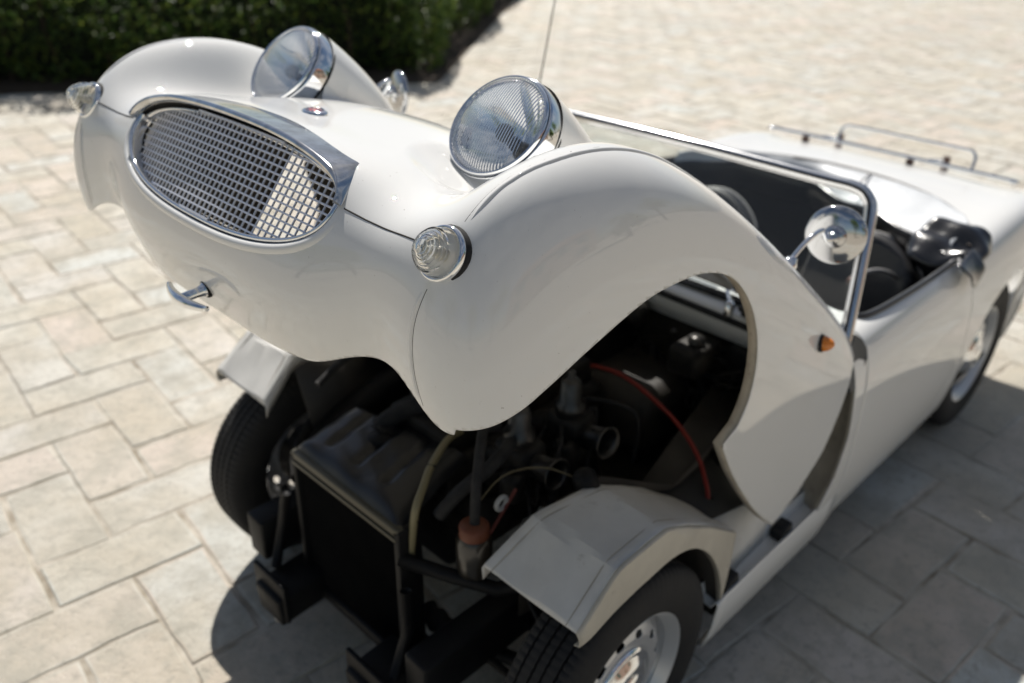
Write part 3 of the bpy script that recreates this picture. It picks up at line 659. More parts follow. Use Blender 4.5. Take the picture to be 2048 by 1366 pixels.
# wipers and dash-top glints
wp = empty('windscreen_wiper', parent=car)
for yy in (.30, -.20):
    obj('arm', tube([(-.775, yy, .80), (-.80, yy-.03, .83), (-.86, yy-.22, .875)], .005, 8), CHROME, wp)
    obj('blade', tube([wsp(yy-.36, .16)-nrm*-.02, wsp(yy-.10, .16)-nrm*-.02], .005, 6), CHROME, wp)
    obj('spindle', lathe([(.014, -.02), (.013, .012), (.006, .02), (.0005, .021)], 16, (-.775, yy, .79), (0, 0, 1)), CHROME, wp)
# ---- aerial on the far scuttle corner
an = empty('aerial', parent=car); an['label'] = 'thin whip aerial on the far side of the scuttle'
obj('mast', tube([(-.79, -.50, .80), (-.89, -.50, 1.22), (-1.05, -.50, 1.90)], [.0035, .0025, .0015], 6), RAW, an)
obj('mast_base', lathe([(.018, 0), (.014, .012), (.006, .025)], 16, (-.79, -.50, .795), (-.2, 0, 1)), CHROME, an)
# ---- luggage rack on the boot deck
lr = empty('luggage_rack', parent=car); lr['label'] = 'chrome tube luggage rack on four brown feet on the boot'
RX = -2.36
obj('front_rail', tube(smoothpath([(RX+.01, -.475, .818), (RX, -.46, .82), (RX, 0, .822), (RX, .46, .82), (RX+.01, .475, .818)], 6), .0075, 8), CHROME, lr)
obj('hoop', tube(smoothpath([(RX, -.19, .822), (RX-.02, -.192, .865), (RX-.03, -.175, .884), (RX-.03, -.14, .888), (RX-.03, .07, .888), (RX-.03, .28, .888), (RX-.03, .315, .884), (RX-.02, .332, .865), (RX, .335, .822)], 6), .006, 8), CHROME, lr)
FOOT = mat('brown_rubber_foot', (.11, .06, .045), .6)
for yy in (-.33, .11):
    for dx, dy in ((0, 0), (-.13, .09)):
        zz = float(Sb[np.argmin((Sb[:, 0]-RX-dx)**2+(Sb[:, 1]-yy-dy)**2+(Sb[:, 2]-.75)**2), 2])
        obj('foot', box((RX+dx, yy+dy, (zz+.815)/2), (.024, .026, .815-zz+.01), bev=.005), FOOT, lr)
    obj('side_rail', tube([(RX+.01, yy-.005, .812), (RX-.14, yy+.095, .805)], .005, 6), CHROME, lr)
# ================================================================== WHEELS
TYRE = mat('tyre_rubber', (.013, .013, .014), .8, bump=(90., .3, .002), noise=(18., (.020, .019, .018)))
def wheel_parts():
    """wheel in its own frame: axle along +y (outer face), origin at the hub centre"""
    R_, Wd = .284, .074
    prof = [(.176, -.060), (.190, -.068), (.225, -.0745), (.252, -.072), (.268, -.066), (.277, -.060), (.2825, -.052), (.2835, -.040), (.2760, -.0385), (.2760, -.0355), (.2840, -.034), (.2845, -.014), (.2765, -.0125), (.2765, -.0095), (.2845, -.008)]
    prof = prof+[(r_, -h_) for r_, h_ in prof[::-1]]
    n_ = 300; V = []
    for k in range(n_):
        a = 2*math.pi*k/n_
        for r_, h_ in prof:
            d = 0
            if r_ > .2755 and k % 3 == (0 if abs(h_) > .03 else 2 if h_ > 0 else 1): d = -.0028
            if r_ > .25 and r_ < .279 and abs(h_) > .055 and k % 3 == 0: d = -.002
            V.append(((r_+d)*math.cos(a), h_, (r_+d)*math.sin(a)))
    tyre = (V, gridf(n_, len(prof), True, False))
    rim = lathe([(.176, -.058), (.182, -.062), (.183, -.056), (.172, -.050), (.158, -.030), (.156, -.005), (.160, .018), (.170, .042), (.176, .050), (.183, .056), (.184, .061), (.181, .064), (.176, .060), (.165, .044), (.160, .038)], 96, (0, 0, 0), (0, 1, 0))
    # pressed disc with a ring of vent holes
    rr = np.linspace(.045, .1595, 40); n2 = 240; V = []
    for k in range(n2):
        a = 2*math.pi*k/n2
        for r_ in rr: V.append((r_*math.cos(a), float(np.interp(r_, [.045, .075, .095, .118, .135, .150, .1595], [.030, .034, .044, .046, .038, .024, .020])), r_*math.sin(a)))
    A = np.array(V); rad_ = np.hypot(A[:, 0], A[:, 2]); ang = np.arctan2(A[:, 2], A[:, 0]); ns = 12
    da = (ang/(2*math.pi/ns)+.5) % 1-.5; hole = np.hypot((rad_-.122)/.0095, da*(2*math.pi/ns)*.122/.0135)-1
    disc = clip(V, gridf(n2, len(rr), True, False), hole)
    cap = lathe([(.088, .040), (.090, .046), (.086, .052), (.080, .0535), (.074, .0515), (.070, .054), (.060, .062), (.045, .0685), (.040, .0675), (.036, .071), (.020, .0755), (.0005, .077)], 72, (0, 0, 0), (0, 1, 0))
    return tyre, rim, disc, cap
WP = wheel_parts(); wheel_src = None
drum = mat('brake_drum_iron', (.03, .028, .026), .6, .5)
def add_wheel(loc, side, lab, steer=0., spin=0.):
    global wheel_src
    e = empty('wheel', parent=car, loc=loc); e['label'] = lab
    e.rotation_euler = Euler((0, spin, steer+(0 if side > 0 else math.pi)))
    if wheel_src is None:
        t = obj('tyre', WP[0], TYRE, e, autosm=35); r_ = obj('rim', WP[1], STEEL, e, autosm=50); d_ = obj('wheel_disc', WP[2], STEEL, e); solid(d_, .003); c_ = obj('hubcap', WP[3], CHROME, e, autosm=50)
        b_ = obj('brake_drum', lathe([(.0005, .02), (.09, .018), (.095, .005), (.095, -.035), (.10, -.045), (.0005, -.05)], 40, (0, 0, 0), (0, 1, 0)), drum, e, autosm=40)
        wheel_src = [t, r_, d_, c_, b_]
    else:
        for s_ in wheel_src: c = s_.copy(); COL.objects.link(c); c.parent = e
add_wheel((.0, .562, .281), 1, 'front wheel nearer the camera under the open wheel arch', rad(0), rad(8))
add_wheel((.0, -.548, .281), -1, 'front wheel on the far side beside the radiator', rad(0), rad(20))
add_wheel((-2.032, .545, .281), 1, 'rear wheel on the shaded side tucked in its arch')
add_wheel((-2.032, -.545, .281), -1, 'rear wheel on the far sunny side')
# ================================================================== ENGINE BAY
# ---- folded inner wheel-arch panels
PROF0 = [(.198, .600), (.192, .606), (.145, .6435), (.104, .676), (.096, .681), (.086, .685), (.074, .687), (.010, .6885), (-.042, .690), (-.054, .6895), (-.066, .685), (-.14, .644), (-.215, .600), (-.275, .557), (-.335, .513), (-.345, .505)]
LIP0 = [(.197, .573), (.166, .572), (.103, .588), (.04, .597), (-.018, .601), (-.06, .604), (-.10, .600), (-.14, .588), (-.176, .568), (-.215, .535), (-.248, .496), (-.278, .448), (-.299, .404), (-.318, .345), (-.325, .30)]
def resample(P, n_):
    P = [Vector((a, b, 0)) for a, b in P]; d = [0]
    for a, b in zip(P[:-1], P[1:]): d.append(d[-1]+(b-a).length)
    return [(float(np.interp(t, d, [p.x for p in P])), float(np.interp(t, d, [p.y for p in P]))) for t in np.linspace(0, d[-1], n_)]
PROF = PROF0; NP = len(PROF)
lip_s = resample([(v.x, v.y) for v in smoothpath([(a, b, 0) for a, b in LIP0], 6)], 46); prof_s = resample(PROF0, 46); LIPA = lip_s
for sgn, lab in ((1, 'folded grey-white inner wheel arch over the nearer front wheel'), (-1, 'folded inner wheel arch panel catching sun over the far front wheel')):
    wa = empty('inner_wheel_arch', parent=car); wa['label'] = lab
    yin = np.interp([p_[0] for p_ in PROF][::-1], [-.345, -.215, -.045, .095, .198], [.470, .462, .447, .422, .392])[::-1]
    V = []; q = np.concatenate([np.linspace(0, 1, 14)])
    for i, (a, b) in enumerate(PROF):
        for t in q:
            w_ = .0025*math.sin(7*t+i*1.7+sgn)                      # hand-beaten unevenness
            V.append((a, sgn*(yin[i]+(.628-yin[i])*t), b+w_*(1 if 0 < i < NP-1 else .3)))
    o = mesh('top_panel', V, gridf(len(PROF), len(q)), INNER, wa, autosm=12); solid(o, .0022, 0)
    V = []
    for (a, b), (c, d) in zip(prof_s, lip_s): V += [(a, sgn*.628, b), (a, sgn*.634, b-.006), (.5*(a+c), sgn*.637, .5*(b+d)), (c, sgn*.637, d), (c, sgn*.625, d-.004)]
    o = mesh('outer_flange', V, gridf(46, 5), mat('cream_inner_paint', (.60, .555, .46), .45, noise=(8., (.50, .46, .38)), dirt=(30., (.20, .16, .12), .60, .8)), wa, autosm=40); solid(o, .002, 0)
    V = []
    for i, (a, b) in enumerate(PROF[:13]): V += [(a, sgn*yin[i], b), (a, sgn*(yin[i]-.004), b-.010), (a, sgn*(yin[i]-.001), b-.035)]
    o = mesh('inner_flange', V, gridf(13, 3), INNER, wa, autosm=40); solid(o, .002, 0)
    for off in (.022, .604-.0):
        P = [(a, sgn*((yin[i]+off) if off < .1 else off), b+.0018) for i, (a, b) in enumerate(PROF)][:14]
        v, f = tube(P, .0009, 5); mesh('edge_crease', v, f, DIRTY, wa)
    # splash wall behind the wheel and body wall inside it
    V = [];
    for a, b in LIPA[20:]: V += [(a-.004, sgn*.625, b), (a-.02, sgn*.50, b+.01), (a-.02, sgn*.36, b+.02)]
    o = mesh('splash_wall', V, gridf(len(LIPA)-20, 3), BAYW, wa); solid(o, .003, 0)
# side walls of the bay: low frame legs on which everything sits
for sgn in (1, -1):
    ch = empty('chassis_leg', parent=car)
    obj('rail', box((-.16, sgn*.31, .30), (.95, .07, .12), bev=.008), BLACK, ch)
    obj('front_horn', box((.275, sgn*.185, .205), (.19, .105, .085), bev=.008, ry=rad(4)), BLACK, ch)
    obj('end_plate', box((.352, sgn*.190, .225), (.012, .135, .115), bev=.003), BLACK, ch)
    obj('stay', tube([(.31, sgn*.235, .25), (.275, sgn*.24, .36), (.262, sgn*.225, .46)], .013, 8), BLACK, ch)
    obj('plate_bolt', lathe([(.010, 0), (.009, .008), (.0005, .009)], 8, (.358, sgn*.225, .215), (1, 0, 0)), RAW, ch)
    if sgn > 0: obj('top_strut', tube([(.245, .19, .515), (.20, .27, .50), (.13, .36, .47), (.06, .41, .48)], .016, 8), BLACK, ch)
    else: obj('top_strut', tube([(.245, -.19, .515), (.20, -.27, .50), (.13, -.36, .47), (.06, -.41, .48)], .016, 8), BLACK, ch)
    su = empty('front_suspension', parent=car)
    obj('lower_arm', tube([(.09, sgn*.25, .19), (.01, sgn*.50, .20)], .018, 8), BLACK, su); obj('lower_arm', tube([(-.16, sgn*.25, .19), (-.01, sgn*.50, .20)], .018, 8), BLACK, su)
    obj('damper_arm', tube([(.0, sgn*.30, .44), (.0, sgn*.48, .42)], .022, 8), BLACK, su)
    P = [(.045*math.cos(t), sgn*.40+.045*math.sin(t), .20+.036*t/2) for t in np.linspace(0, 12.5, 90)]
    obj('coil_spring', tube(P, .008, 6), BLACK, su)
    obj('kingpin', tube([(0, sgn*.50, .16), (0, sgn*.485, .44)], .022, 10), GREASE, su)
    obj('tie_rod', tube([(.14, sgn*.22, .25), (.12, sgn*.50, .24)], .010, 8), GREASE, su); obj('rack_gaiter', tube([(.14, sgn*.14, .25), (.14, sgn*.16, .25), (.14, sgn*.18, .25), (.14, sgn*.20, .25), (.14, sgn*.22, .25), (.14, sgn*.24, .25)], [.030, .022, .030, .022, .026, .014], 12), RUBBER, su)
    obj('brake_hose', tube(smoothpath([(-.03, sgn*.30, .36), (.05, sgn*.38, .40), (.06, sgn*.46, .34), (.02, sgn*.49, .30)], 6), .006, 6), RUBBER, su)
rdt = empty('radiator', parent=car); rdt['label'] = 'black radiator with vertical fins and ribbed top tank'
V = []
for k in range(161):
    yy = -.178+.356*k/160; d = .004 if k % 2 else -.004; V += [(.236+d, yy, .205), (.236+d, yy, .572)]
mesh('fins', V, gridf(161, 2), BLACK, rdt, smooth=False)
obj('core_block', box((.205, 0, .385), (.05, .355, .37)), BLACK, rdt, smooth=False)
for sgn in (1, -1): obj('side_channel', box((.222, sgn*.190, .385), (.062, .018, .41), bev=.003), BLACK, rdt)
obj('bottom_tank', box((.215, 0, .190), (.07, .36, .035), bev=.008), BLACK, rdt)
OLIVE = mat('faded_olive_strip', (.085, .078, .055), .5, .3)
obj('top_rail', box((.243, 0, .585), (.020, .39, .022), bev=.004), OLIVE, rdt); obj('front_lip', box((.250, 0, .567), (.012, .38, .010), bev=.002), OLIVE, rdt)
# ribbed top tank
V = []; n1, n2 = 26, 45; q4 = [(.240, -.195), (.246, .192), (-.02, .115), (.050, -.225)]
for i in range(n1):
    s_ = i/(n1-1)
    for k in range(n2):
        t = k/(n2-1); a = Vector(q4[0]).lerp(Vector(q4[1]), t); b = Vector(q4[3]).lerp(Vector(q4[2]), t); p_ = a.lerp(b, s_)
        edge_ = min(t, 1-t, s_*1.0, (1-s_)); rise = .030*(1-math.exp(-edge_/.05)); rib = 0
        for c_ in (.22, .48, .74):
            if .22 < s_ < .90: rib -= .012*math.exp(-((t-c_)/.020)**2)
        V.append((p_.x, p_.y, .590+rise+rib+.0025*math.sin(17*t+9*s_)*math.sin(11*s_)+.012*s_))
o = mesh('top_tank', V, gridf(n1, n2), mat('satin_black_tank', (.011, .0115, .013), .36, coat=.25, coat_rough=.25, bump=(30., .25, .004), rvar=.08), rdt)
obj('filler_cap', lathe([(.028, 0), (.030, .012), (.026, .018), (.0005, .020)], 24, (.10, -.06, .612), (0, 0, 1)), BLACK, rdt)
# hoses and pipes
hz = empty('coolant_hoses', parent=car)
obj('top_hose', tube(smoothpath([(.07, -.10, .62), (.02, -.07, .655), (-.05, -.03, .665), (-.14, .0, .64)], 8), .022, 12), RUBBER, hz)
obj('hose_clip', lathe([(.0235, -.006), (.0235, .006)], 18, (-.045, -.033, .665), (-.9, .4, -.05)), RAW, hz)
obj('side_hose', tube(smoothpath([(.16, .22, .60), (.13, .25, .66), (.06, .27, .70), (-.03, .24, .70)], 8), .015, 10), RUBBER, hz)
YEL = mat('aged_yellow_tube', (.24, .205, .11), .45)
obj('overflow_tube', tube(smoothpath([(.222, .196, .500), (.219, .197, .540), (.209, .203, .630), (.165, .178, .655), (.119, .150, .668), (.04, .112, .675), (-.02, .09, .66)], 8), .0085, 8), YEL, hz)
for p_ in ((.212, .2015, .605), (.119, .150, .668)): obj('tube_tie', lathe([(.0098, -.003), (.0098, .003)], 14, p_, (-.4, -.2, .6)), RUBBER, hz)
# engine block, head and rocker cover
en = empty('engine', parent=car); en['label'] = 'dark greasy four-cylinder engine with twin carburettors'
obj('block', box((-.24, -.02, .44), (.56, .26, .30), bev=.02), GREASE, en); obj('cylinder_head', box((-.24, -.02, .62), (.52, .20, .07), bev=.01), GREASE, en)
obj('rocker_cover', box((-.24, -.03, .69), (.46, .13, .085), bev=.03), mat('dark_rocker_paint', (.03, .035, .032), .35, coat=.3), en)
obj('oil_filler_cap', lathe([(.03, 0), (.032, .014), (.022, .022), (.0005, .024)], 20, (-.10, -.03, .733), (0, 0, 1)), BLACK, en)
obj('fan_hub', lathe([(.06, 0), (.06, .02), (.03, .04), (.0005, .042)], 24, (.055, -.02, .47), (1, 0, 0)), GREASE, en)
for k in range(4):
    a = k*math.pi/2+.4; obj('fan_blade', box((.085, -.02+.11*math.cos(a), .47+.11*math.sin(a)), (.004, .14, .05), rx=a, bev=.001), GREASE, en)
obj('dynamo', lathe([(.055, -.10), (.06, -.09), (.06, .08), (.05, .10), (.0005, .10)], 24, (-.05, .17, .46), (1, 0, 0)), GREASE, en)
obj('distributor', lathe([(.035, 0), (.035, .05), (.03, .075), (.012, .085)], 18, (-.18, -.16, .55), (0, -.5, .85)), BLACK, en)
for k in range(4):
    obj('plug_lead', tube(smoothpath([(-.18, -.185, .62), (-.12-.06*k, -.21, .70), (-.08-.10*k, -.17, .70), (-.06-.11*k, -.115, .64)], 6), .0045, 6), RUBBER, en)
for cx in (-.075, -.245):
    obj('carburettor_body', box((cx, .225, .640), (.085, .10, .075), bev=.018), GREASE, en)
    obj('dashpot', lathe([(.034, 0), (.036, .015), (.036, .032), (.026, .040), (.024, .085), (.016, .094), (.009, .096), (.009, .112), (.0005, .114)], 28, (cx+.005, .225, .672), (0, 0, 1)), RAW, en)
    obj('bell_mouth', lathe([(.026, -.055), (.027, -.01), (.031, .020), (.037, .030), (.0385, .034), (.0365, .037), (.030, .025), (.025, -.01), (.0245, -.05)], 36, (cx, .305, .640), (.05, 1, .12)), RAW, en)
    obj('choke_dark', lathe([(.0245, 0), (.0005, 0)], 24, (cx, .275, .637), (.05, 1, .12)), BLACK, en)
    obj('float_bowl', lathe([(.028, 0), (.028, .05), (.024, .058), (.008, .062)], 20, (cx+.06, .26, .575), (0, 0, 1)), GREASE, en)
obj('manifold', tube(smoothpath([(-.06, .12, .60), (-.05, .18, .625), (-.06, .20, .64)], 6), .024, 10), GREASE, en); obj('manifold', tube(smoothpath([(-.24, .12, .60), (-.25, .18, .625), (-.245, .20, .64)], 6), .024, 10), GREASE, en)
obj('exhaust_manifold', tube(smoothpath([(-.02, .15, .54), (-.15, .19, .52), (-.33, .19, .48), (-.42, .17, .35)], 6), .026, 10), GREASE, en)
# bottle with orange cap, breather hose, white ring
bt = empty('fluid_bottle', parent=car); bt['label'] = 'dark reservoir bottle with an orange cap'
obj('bottle_body', lathe([(.0005, 0), (.034, .002), (.038, .015), (.038, .085), (.030, .098)], 28, (.150, .315, .505), (0, 0, 1)), mat('smoked_plastic', (.022, .019, .015), .3, coat=.4), bt)
obj('bottle_cap', lathe([(.031, .0), (.031, .022), (.026, .027), (.0005, .028)], 28, (.150, .315, .602), (0, 0, 1)), mat('orange_cap', (.16, .045, .018), .55), bt)
obj('bottle_hose', tube(smoothpath([(.148, .315, .63), (.135, .305, .70), (.09, .27, .76), (.03, .22, .755), (-.04, .19, .71)], 8), .011, 10), RUBBER, bt)
obj('vent_tube', tube([(.125, .335, .60), (.06, .335, .665), (.05, .333, .672)], .004, 6), mat('oxide_red', (.14, .03, .02), .6), bt)
obj('white_ring', tube([(.088+.014*math.cos(a), .330, .655+.014*math.sin(a)) for a in np.linspace(0, 2*math.pi, 20, endpoint=False)], .0055, 8, True), mat('white_plastic', (.45, .45, .43), .4), bt)
# ancillaries on the arch panel and bulkhead
an2 = empty('bay_fittings', parent=car)
obj('black_relay', lathe([(.024, -.02), (.026, .0), (.026, .025), (.018, .036), (.0005, .038)], 20, (-.055, .435, .680), (.2, -.3, .9)), BLACK, an2)
obj('earth_wire', tube(smoothpath([(-.05, .42, .69), (.0, .36, .715), (.06, .31, .70), (.10, .28, .64)], 8), .0022, 6), mat('dull_brown_wire', (.10, .08, .04), .5), an2)
CABR = mat('red_cable', (.30, .025, .015), .4)
obj('red_cable', tube(smoothpath([(-.30, -.20, .60), (-.42, -.08, .606), (-.492, 0, .607), (-.533, .08, .614), (-.533, .18, .618), (-.488, .34, .607), (-.457, .44, .569), (-.423, .50, .524), (-.41, .52, .49)], 10), .0055, 8), CABR, an2)
obj('cable_end', box((-.41, .52, .485), (.03, .02, .02), bev=.004), BLACK, an2)
obj('heater_box', box((-.66, -.12, .60), (.22, .30, .20), bev=.03), BLACK, an2)
obj('heater_trunk', tube(smoothpath([(-.55, -.12, .62), (-.35, -.30, .60), (-.05, -.36, .50), (.15, -.33, .42)], 8), .04, 14), BLACK, an2)
obj('master_cylinder', box((-.70, .26, .66), (.13, .09, .075), bev=.012), GREASE, an2); obj('reservoir_cap', lathe([(.022, 0), (.022, .014), (.0005, .016)], 18, (-.70, .26, .70), (0, 0, 1)), RAW, an2)
obj('wiper_motor', lathe([(.035, -.06), (.035, .05), (.02, .06), (.0005, .06)], 20, (-.72, .02, .70), (0, 1, 0)), GREASE, an2)
obj('yellow_tag', box((-.745, -.06, .655), (.01, .035, .02), bev=.002), mat('yellow_tag', (.35, .26, .03), .5), an2)
obj('regulator_box', box((-.765, .38, .66), (.05, .09, .08), bev=.006), BLACK, an2); obj('fuse_stud', lathe([(.009, 0), (.008, .012), (.0005, .013)], 10, (-.735, .17, .685), (1, 0, 0)), RAW, an2)
obj('gearbox_cover', box((-.66, .05, .48), (.26, .40, .20), bev=.05), BAYW, an2)
obj('solenoid', lathe([(.022, -.03), (.022, .03), (.010, .04)], 16, (-.56, .46, .50), (0, .2, 1)), GREASE, an2)
rw = random.Random(3)
for k in range(16):
    y0 = rw.uniform(-.3, .34); z0 = rw.uniform(.50, .66); P = [(-.78, y0, z0)]
    for j in range(4): P.append((-.78+rw.uniform(.005, .09), y0+rw.uniform(-.16, .10), z0+rw.uniform(-.10, .05)))
    P.append((-.77, y0+rw.uniform(-.25, .12), rw.uniform(.48, .70))); obj('wire', tube(smoothpath(P, 6), rw.choice([.003, .004, .006]), 6), rw.choice([RUBBER, RUBBER, BLACK, GREASE]), an2)
for k in range(6):
    x0 = rw.uniform(-.45, .0); P = [(x0+rw.uniform(-.15, .15), rw.uniform(.15, .36), rw.uniform(.50, .68)) for j in range(4)]; obj('wire', tube(smoothpath(P, 6), .0045, 6), RUBBER, an2)
P = smoothpath([(.10, -.30, .66), (.0, -.30, .70), (-.10, -.24, .72), (-.16, -.28, .70), (-.30, -.32, .72), (-.5, -.30, .68)], 8); obj('loom', tube(P, .009, 8), RUBBER, an2)
for sgn in (1, -1):
    V = [(.10, sgn*.40, .66), (.06, sgn*.36, .34), (-.10, sgn*.435, .68), (-.10, sgn*.36, .30), (-.35, sgn*.455, .53), (-.35, sgn*.36, .30), (-.78, sgn*.44, .60), (-.78, sgn*.36, .30)]
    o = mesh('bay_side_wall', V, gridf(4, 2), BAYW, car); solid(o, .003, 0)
# ================================================================== SETTING
# ---- ground: sandy bed under the paving, one sheet to the horizon
def joint_mat():
    m = bpy.data.materials.new('sandy_joint'); m.use_nodes = True; n = m.node_tree; L = n.links; b = n.nodes['Principled BSDF']; b.inputs['Roughness'].default_value = .95
    tc = n.nodes.new('ShaderNodeTexCoord'); t = n.nodes.new('ShaderNodeTexNoise'); t.inputs['Scale'].default_value = 11.; t.inputs['Detail'].default_value = 10; L.new(tc.outputs['Object'], t.inputs['Vector'])
    r = n.nodes.new('ShaderNodeValToRGB'); r.color_ramp.elements[0].position = .30; r.color_ramp.elements[1].position = .70
    r.color_ramp.elements[0].color = (.25, .21, .155, 1); r.color_ramp.elements[1].color = (.60, .55, .47, 1); L.new(t.outputs[0], r.inputs[0]); L.new(r.outputs[0], b.inputs['Base Color'])
    bp = n.nodes.new('ShaderNodeBump'); bp.inputs['Strength'].default_value = .6; bp.inputs['Distance'].default_value = .004; t2 = n.nodes.new('ShaderNodeTexNoise'); t2.inputs['Scale'].default_value = 220.; L.new(tc.outputs['Object'], t2.inputs['Vector']); L.new(t2.outputs[0], bp.inputs['Height']); L.new(bp.outputs[0], b.inputs['Normal'])
    return m
ground = mesh('ground', [(-300, -300, -.003), (300, -300, -.003), (300, 300, -.003), (-300, 300, -.003)], [(0, 1, 2, 3)], joint_mat(), smooth=False); ground['kind'] = 'structure'; ground['label'] = 'sandy ground between and beyond the paving stones'
def stone_mat():
    m = bpy.data.materials.new('pale_split_stone'); m.use_nodes = True; n = m.node_tree; L = n.links; b = n.nodes['Principled BSDF']; b.inputs['Roughness'].default_value = .78
    N = lambda k: n.nodes.new(k)
    tc = N('ShaderNodeTexCoord'); oi = N('ShaderNodeObjectInfo'); ge = N('ShaderNodeNewGeometry')
    ad = N('ShaderNodeMath'); ad.operation = 'ADD'; L.new(oi.outputs['Random'], ad.inputs[0]); L.new(ge.outputs['Random Per Island'], ad.inputs[1]); fr = N('ShaderNodeMath'); fr.operation = 'FRACT'; L.new(ad.outputs[0], fr.inputs[0])
    cr = N('ShaderNodeValToRGB'); cr.color_ramp.interpolation = 'LINEAR'; el = cr.color_ramp.elements
    cols = [(0, (.640, .600, .515)), (.13, (.715, .680, .590)), (.26, (.690, .575, .490)), (.38, (.640, .665, .630)), (.50, (.730, .705, .640)), (.62, (.580, .535, .430)), (.74, (.700, .600, .520)), (.87, (.600, .625, .600)), (1, (.690, .645, .550))]
    el[0].position = 0; el[0].color = (*cols[0][1], 1); el[1].position = 1; el[1].color = (*cols[-1][1], 1)
    for p_, c in cols[1:-1]: e = el.new(p_); e.color = (*c, 1)
    L.new(fr.outputs[0], cr.inputs[0])
    pos = ge.outputs['Position']
    def noise(sc, det=8, rg=.62, vec=None):
        t = N('ShaderNodeTexNoise'); t.inputs['Scale'].default_value = sc; t.inputs['Detail'].default_value = det; t.inputs['Roughness'].default_value = rg; L.new(vec or pos, t.inputs['Vector']); return t.outputs[0]
    def rampv(src, a, bb): r = N('ShaderNodeValToRGB'); r.color_ramp.elements[0].position = a; r.color_ramp.elements[1].position = bb; L.new(src, r.inputs[0]); return r.outputs[0]
    def mixc(fac, a, col, amt, blend='MIX'):
        x_ = N('ShaderNodeMix'); x_.data_type = 'RGBA'; x_.blend_type = blend; k = N('ShaderNodeMath'); k.operation = 'MULTIPLY'; k.inputs[1].default_value = amt; L.new(fac, k.inputs[0]); L.new(k.outputs[0], x_.inputs[0]); L.new(a, x_.inputs[6]); x_.inputs[7].default_value = (*col, 1); return x_.outputs[2]
    c = cr.outputs[0]
    c = mixc(rampv(noise(2.6), .42, .58), c, (.50, .43, .32), .62)            # warm stains
    c = mixc(rampv(noise(6.5, 10, .72), .47, .60), c, (.35, .335, .275), .60)       # grey lichen patches
    c = mixc(rampv(noise(30., 8, .75), .53, .62), c, (.24, .22, .175), .55)
    c = mixc(rampv(noise(4., 2, .5), .64, .68), c, (.28, .25, .20), .35)      # dark specks
    c = mixc(rampv(noise(60., 6, .7), .25, .75), c, (.66, .62, .54), .25)
    c = mixc(rampv(noise(.45, 3), .42, .62), c, (.44, .41, .35), .35)
    L.new(c, b.inputs['Base Color'])
    h1 = noise(14., 10, .7); h2 = noise(120., 6, .7); s_ = N('ShaderNodeMath'); s_.operation = 'MULTIPLY_ADD'; s_.inputs[1].default_value = .25; L.new(h2, s_.inputs[0]); L.new(h1, s_.inputs[2])
    bp = N('ShaderNodeBump'); bp.inputs['Strength'].default_value = .8; bp.inputs['Distance'].default_value = .016; L.new(s_.outputs[0], bp.inputs['Height']); L.new(bp.outputs[0], b.inputs['Normal'])
    return m
STONE = stone_mat()
pave = empty('pavement', 'herringbone paving of pale split-stone slabs'); pave['kind'] = 'structure'
ORG = Vector((-.14453644, -2.00370673)); E1 = Vector((.20384248, -.0203502)); E2 = Vector((.0203502, .20384248)); CELL = E1.length
ANG = math.atan2(E1.y, E1.x); rs = random.Random(11)
def stone_mesh(r_):
    """one slab, long side along x, wobbly outline, chamfered, slightly dished top"""
    a, b = CELL-.0043, CELL*.5-.0043; out = []
    def edge(p, q, n_):
        for k in range(n_):
            t = k/n_; out.append([p[0]+(q[0]-p[0])*t+r_.uniform(-.0034, .0030), p[1]+(q[1]-p[1])*t+r_.uniform(-.0034, .0030)])
    jit = lambda: r_.uniform(-.007, .005); cs = [(-a+jit(), -b+jit()), (a+jit(), -b+jit()), (a+jit(), b+jit()), (-a+jit(), b+jit())]
    for k in range(4): edge(cs[k], cs[(k+1) % 4], 6 if k % 2 == 0 else 4)
    n_ = len(out); tilt = (r_.uniform(-.006, .006), r_.uniform(-.010, .010)); V = []
    for s_, h_ in ((1., -.020), (1., -.0045), (.978, -.0010), (.91, .0)):
        for p_ in out:
            px, py = p_[0]*(1-(1-s_)*.5 if s_ < 1 else 1), p_[1]*s_; V.append((px, py, h_+tilt[0]*px+tilt[1]*py if h_ > -.01 else h_))
    F = gridf(4, n_, False, True); V.append((0, 0, r_.uniform(-.001, .001))); F += [(3*n_+k, 3*n_+(k+1) % n_, 4*n_) for k in range(n_)]
    return V, F
VAR = [stone_mesh(rs) for k in range(14)]; VM = []
for k, (v, f) in enumerate(VAR):
    me = bpy.data.meshes.new('paving_stone'); me.from_pydata(v, [], f); me.update(); me.materials.append(STONE); me.polygons.foreach_set('use_smooth', [True]*len(me.polygons)); me.set_sharp_from_angle(angle=rad(40)); VM.append(me)
def to_px(p):
    d = Vector(p)-CAM; zz = d.dot(fwd)
    if zz < .2: return None
    return (512+865.5*d.dot(r2)/zz, 341.5-865.5*d.dot(u2)/zz, zz)
cells = []
for i in range(-110, 80):
    for j in range(-85, 40):
        k = (i-j) % 4
        if k == 0: cells.append((i+.5, j, 0))             # lies along E1
        elif k == 2: cells.append((i, j-.5, 1))           # stands along E2 : occupies (i, j-1) and (i, j)
hed = [(-1.0, -7.15), (-4.3, -4.95), (-9.3, -8.75)]
def behind_hedge(p):
    def side(a, b): return (b[0]-a[0])*(p[1]-a[1])-(b[1]-a[1])*(p[0]-a[0])
    return side(hed[0], hed[1]) > .0 and side(hed[1], hed[2]) > 0
ST = []
for ci, cj, o_ in cells:
    c = ORG+E1*ci+E2*cj
    if -28 < c.x < 6 and -15 < c.y < 6:
        if behind_hedge((c.x, c.y)) : continue
        q = to_px((c.x, c.y, 0)); vis = q is not None and -90 < q[0] < 1114 and -60 < q[1] < 760
        near_ = (c-Vector((-.5, 0))).length < 4.5
        if vis or near_: ST.append((0 if vis else 1, q[2] if q else 99, c, o_))
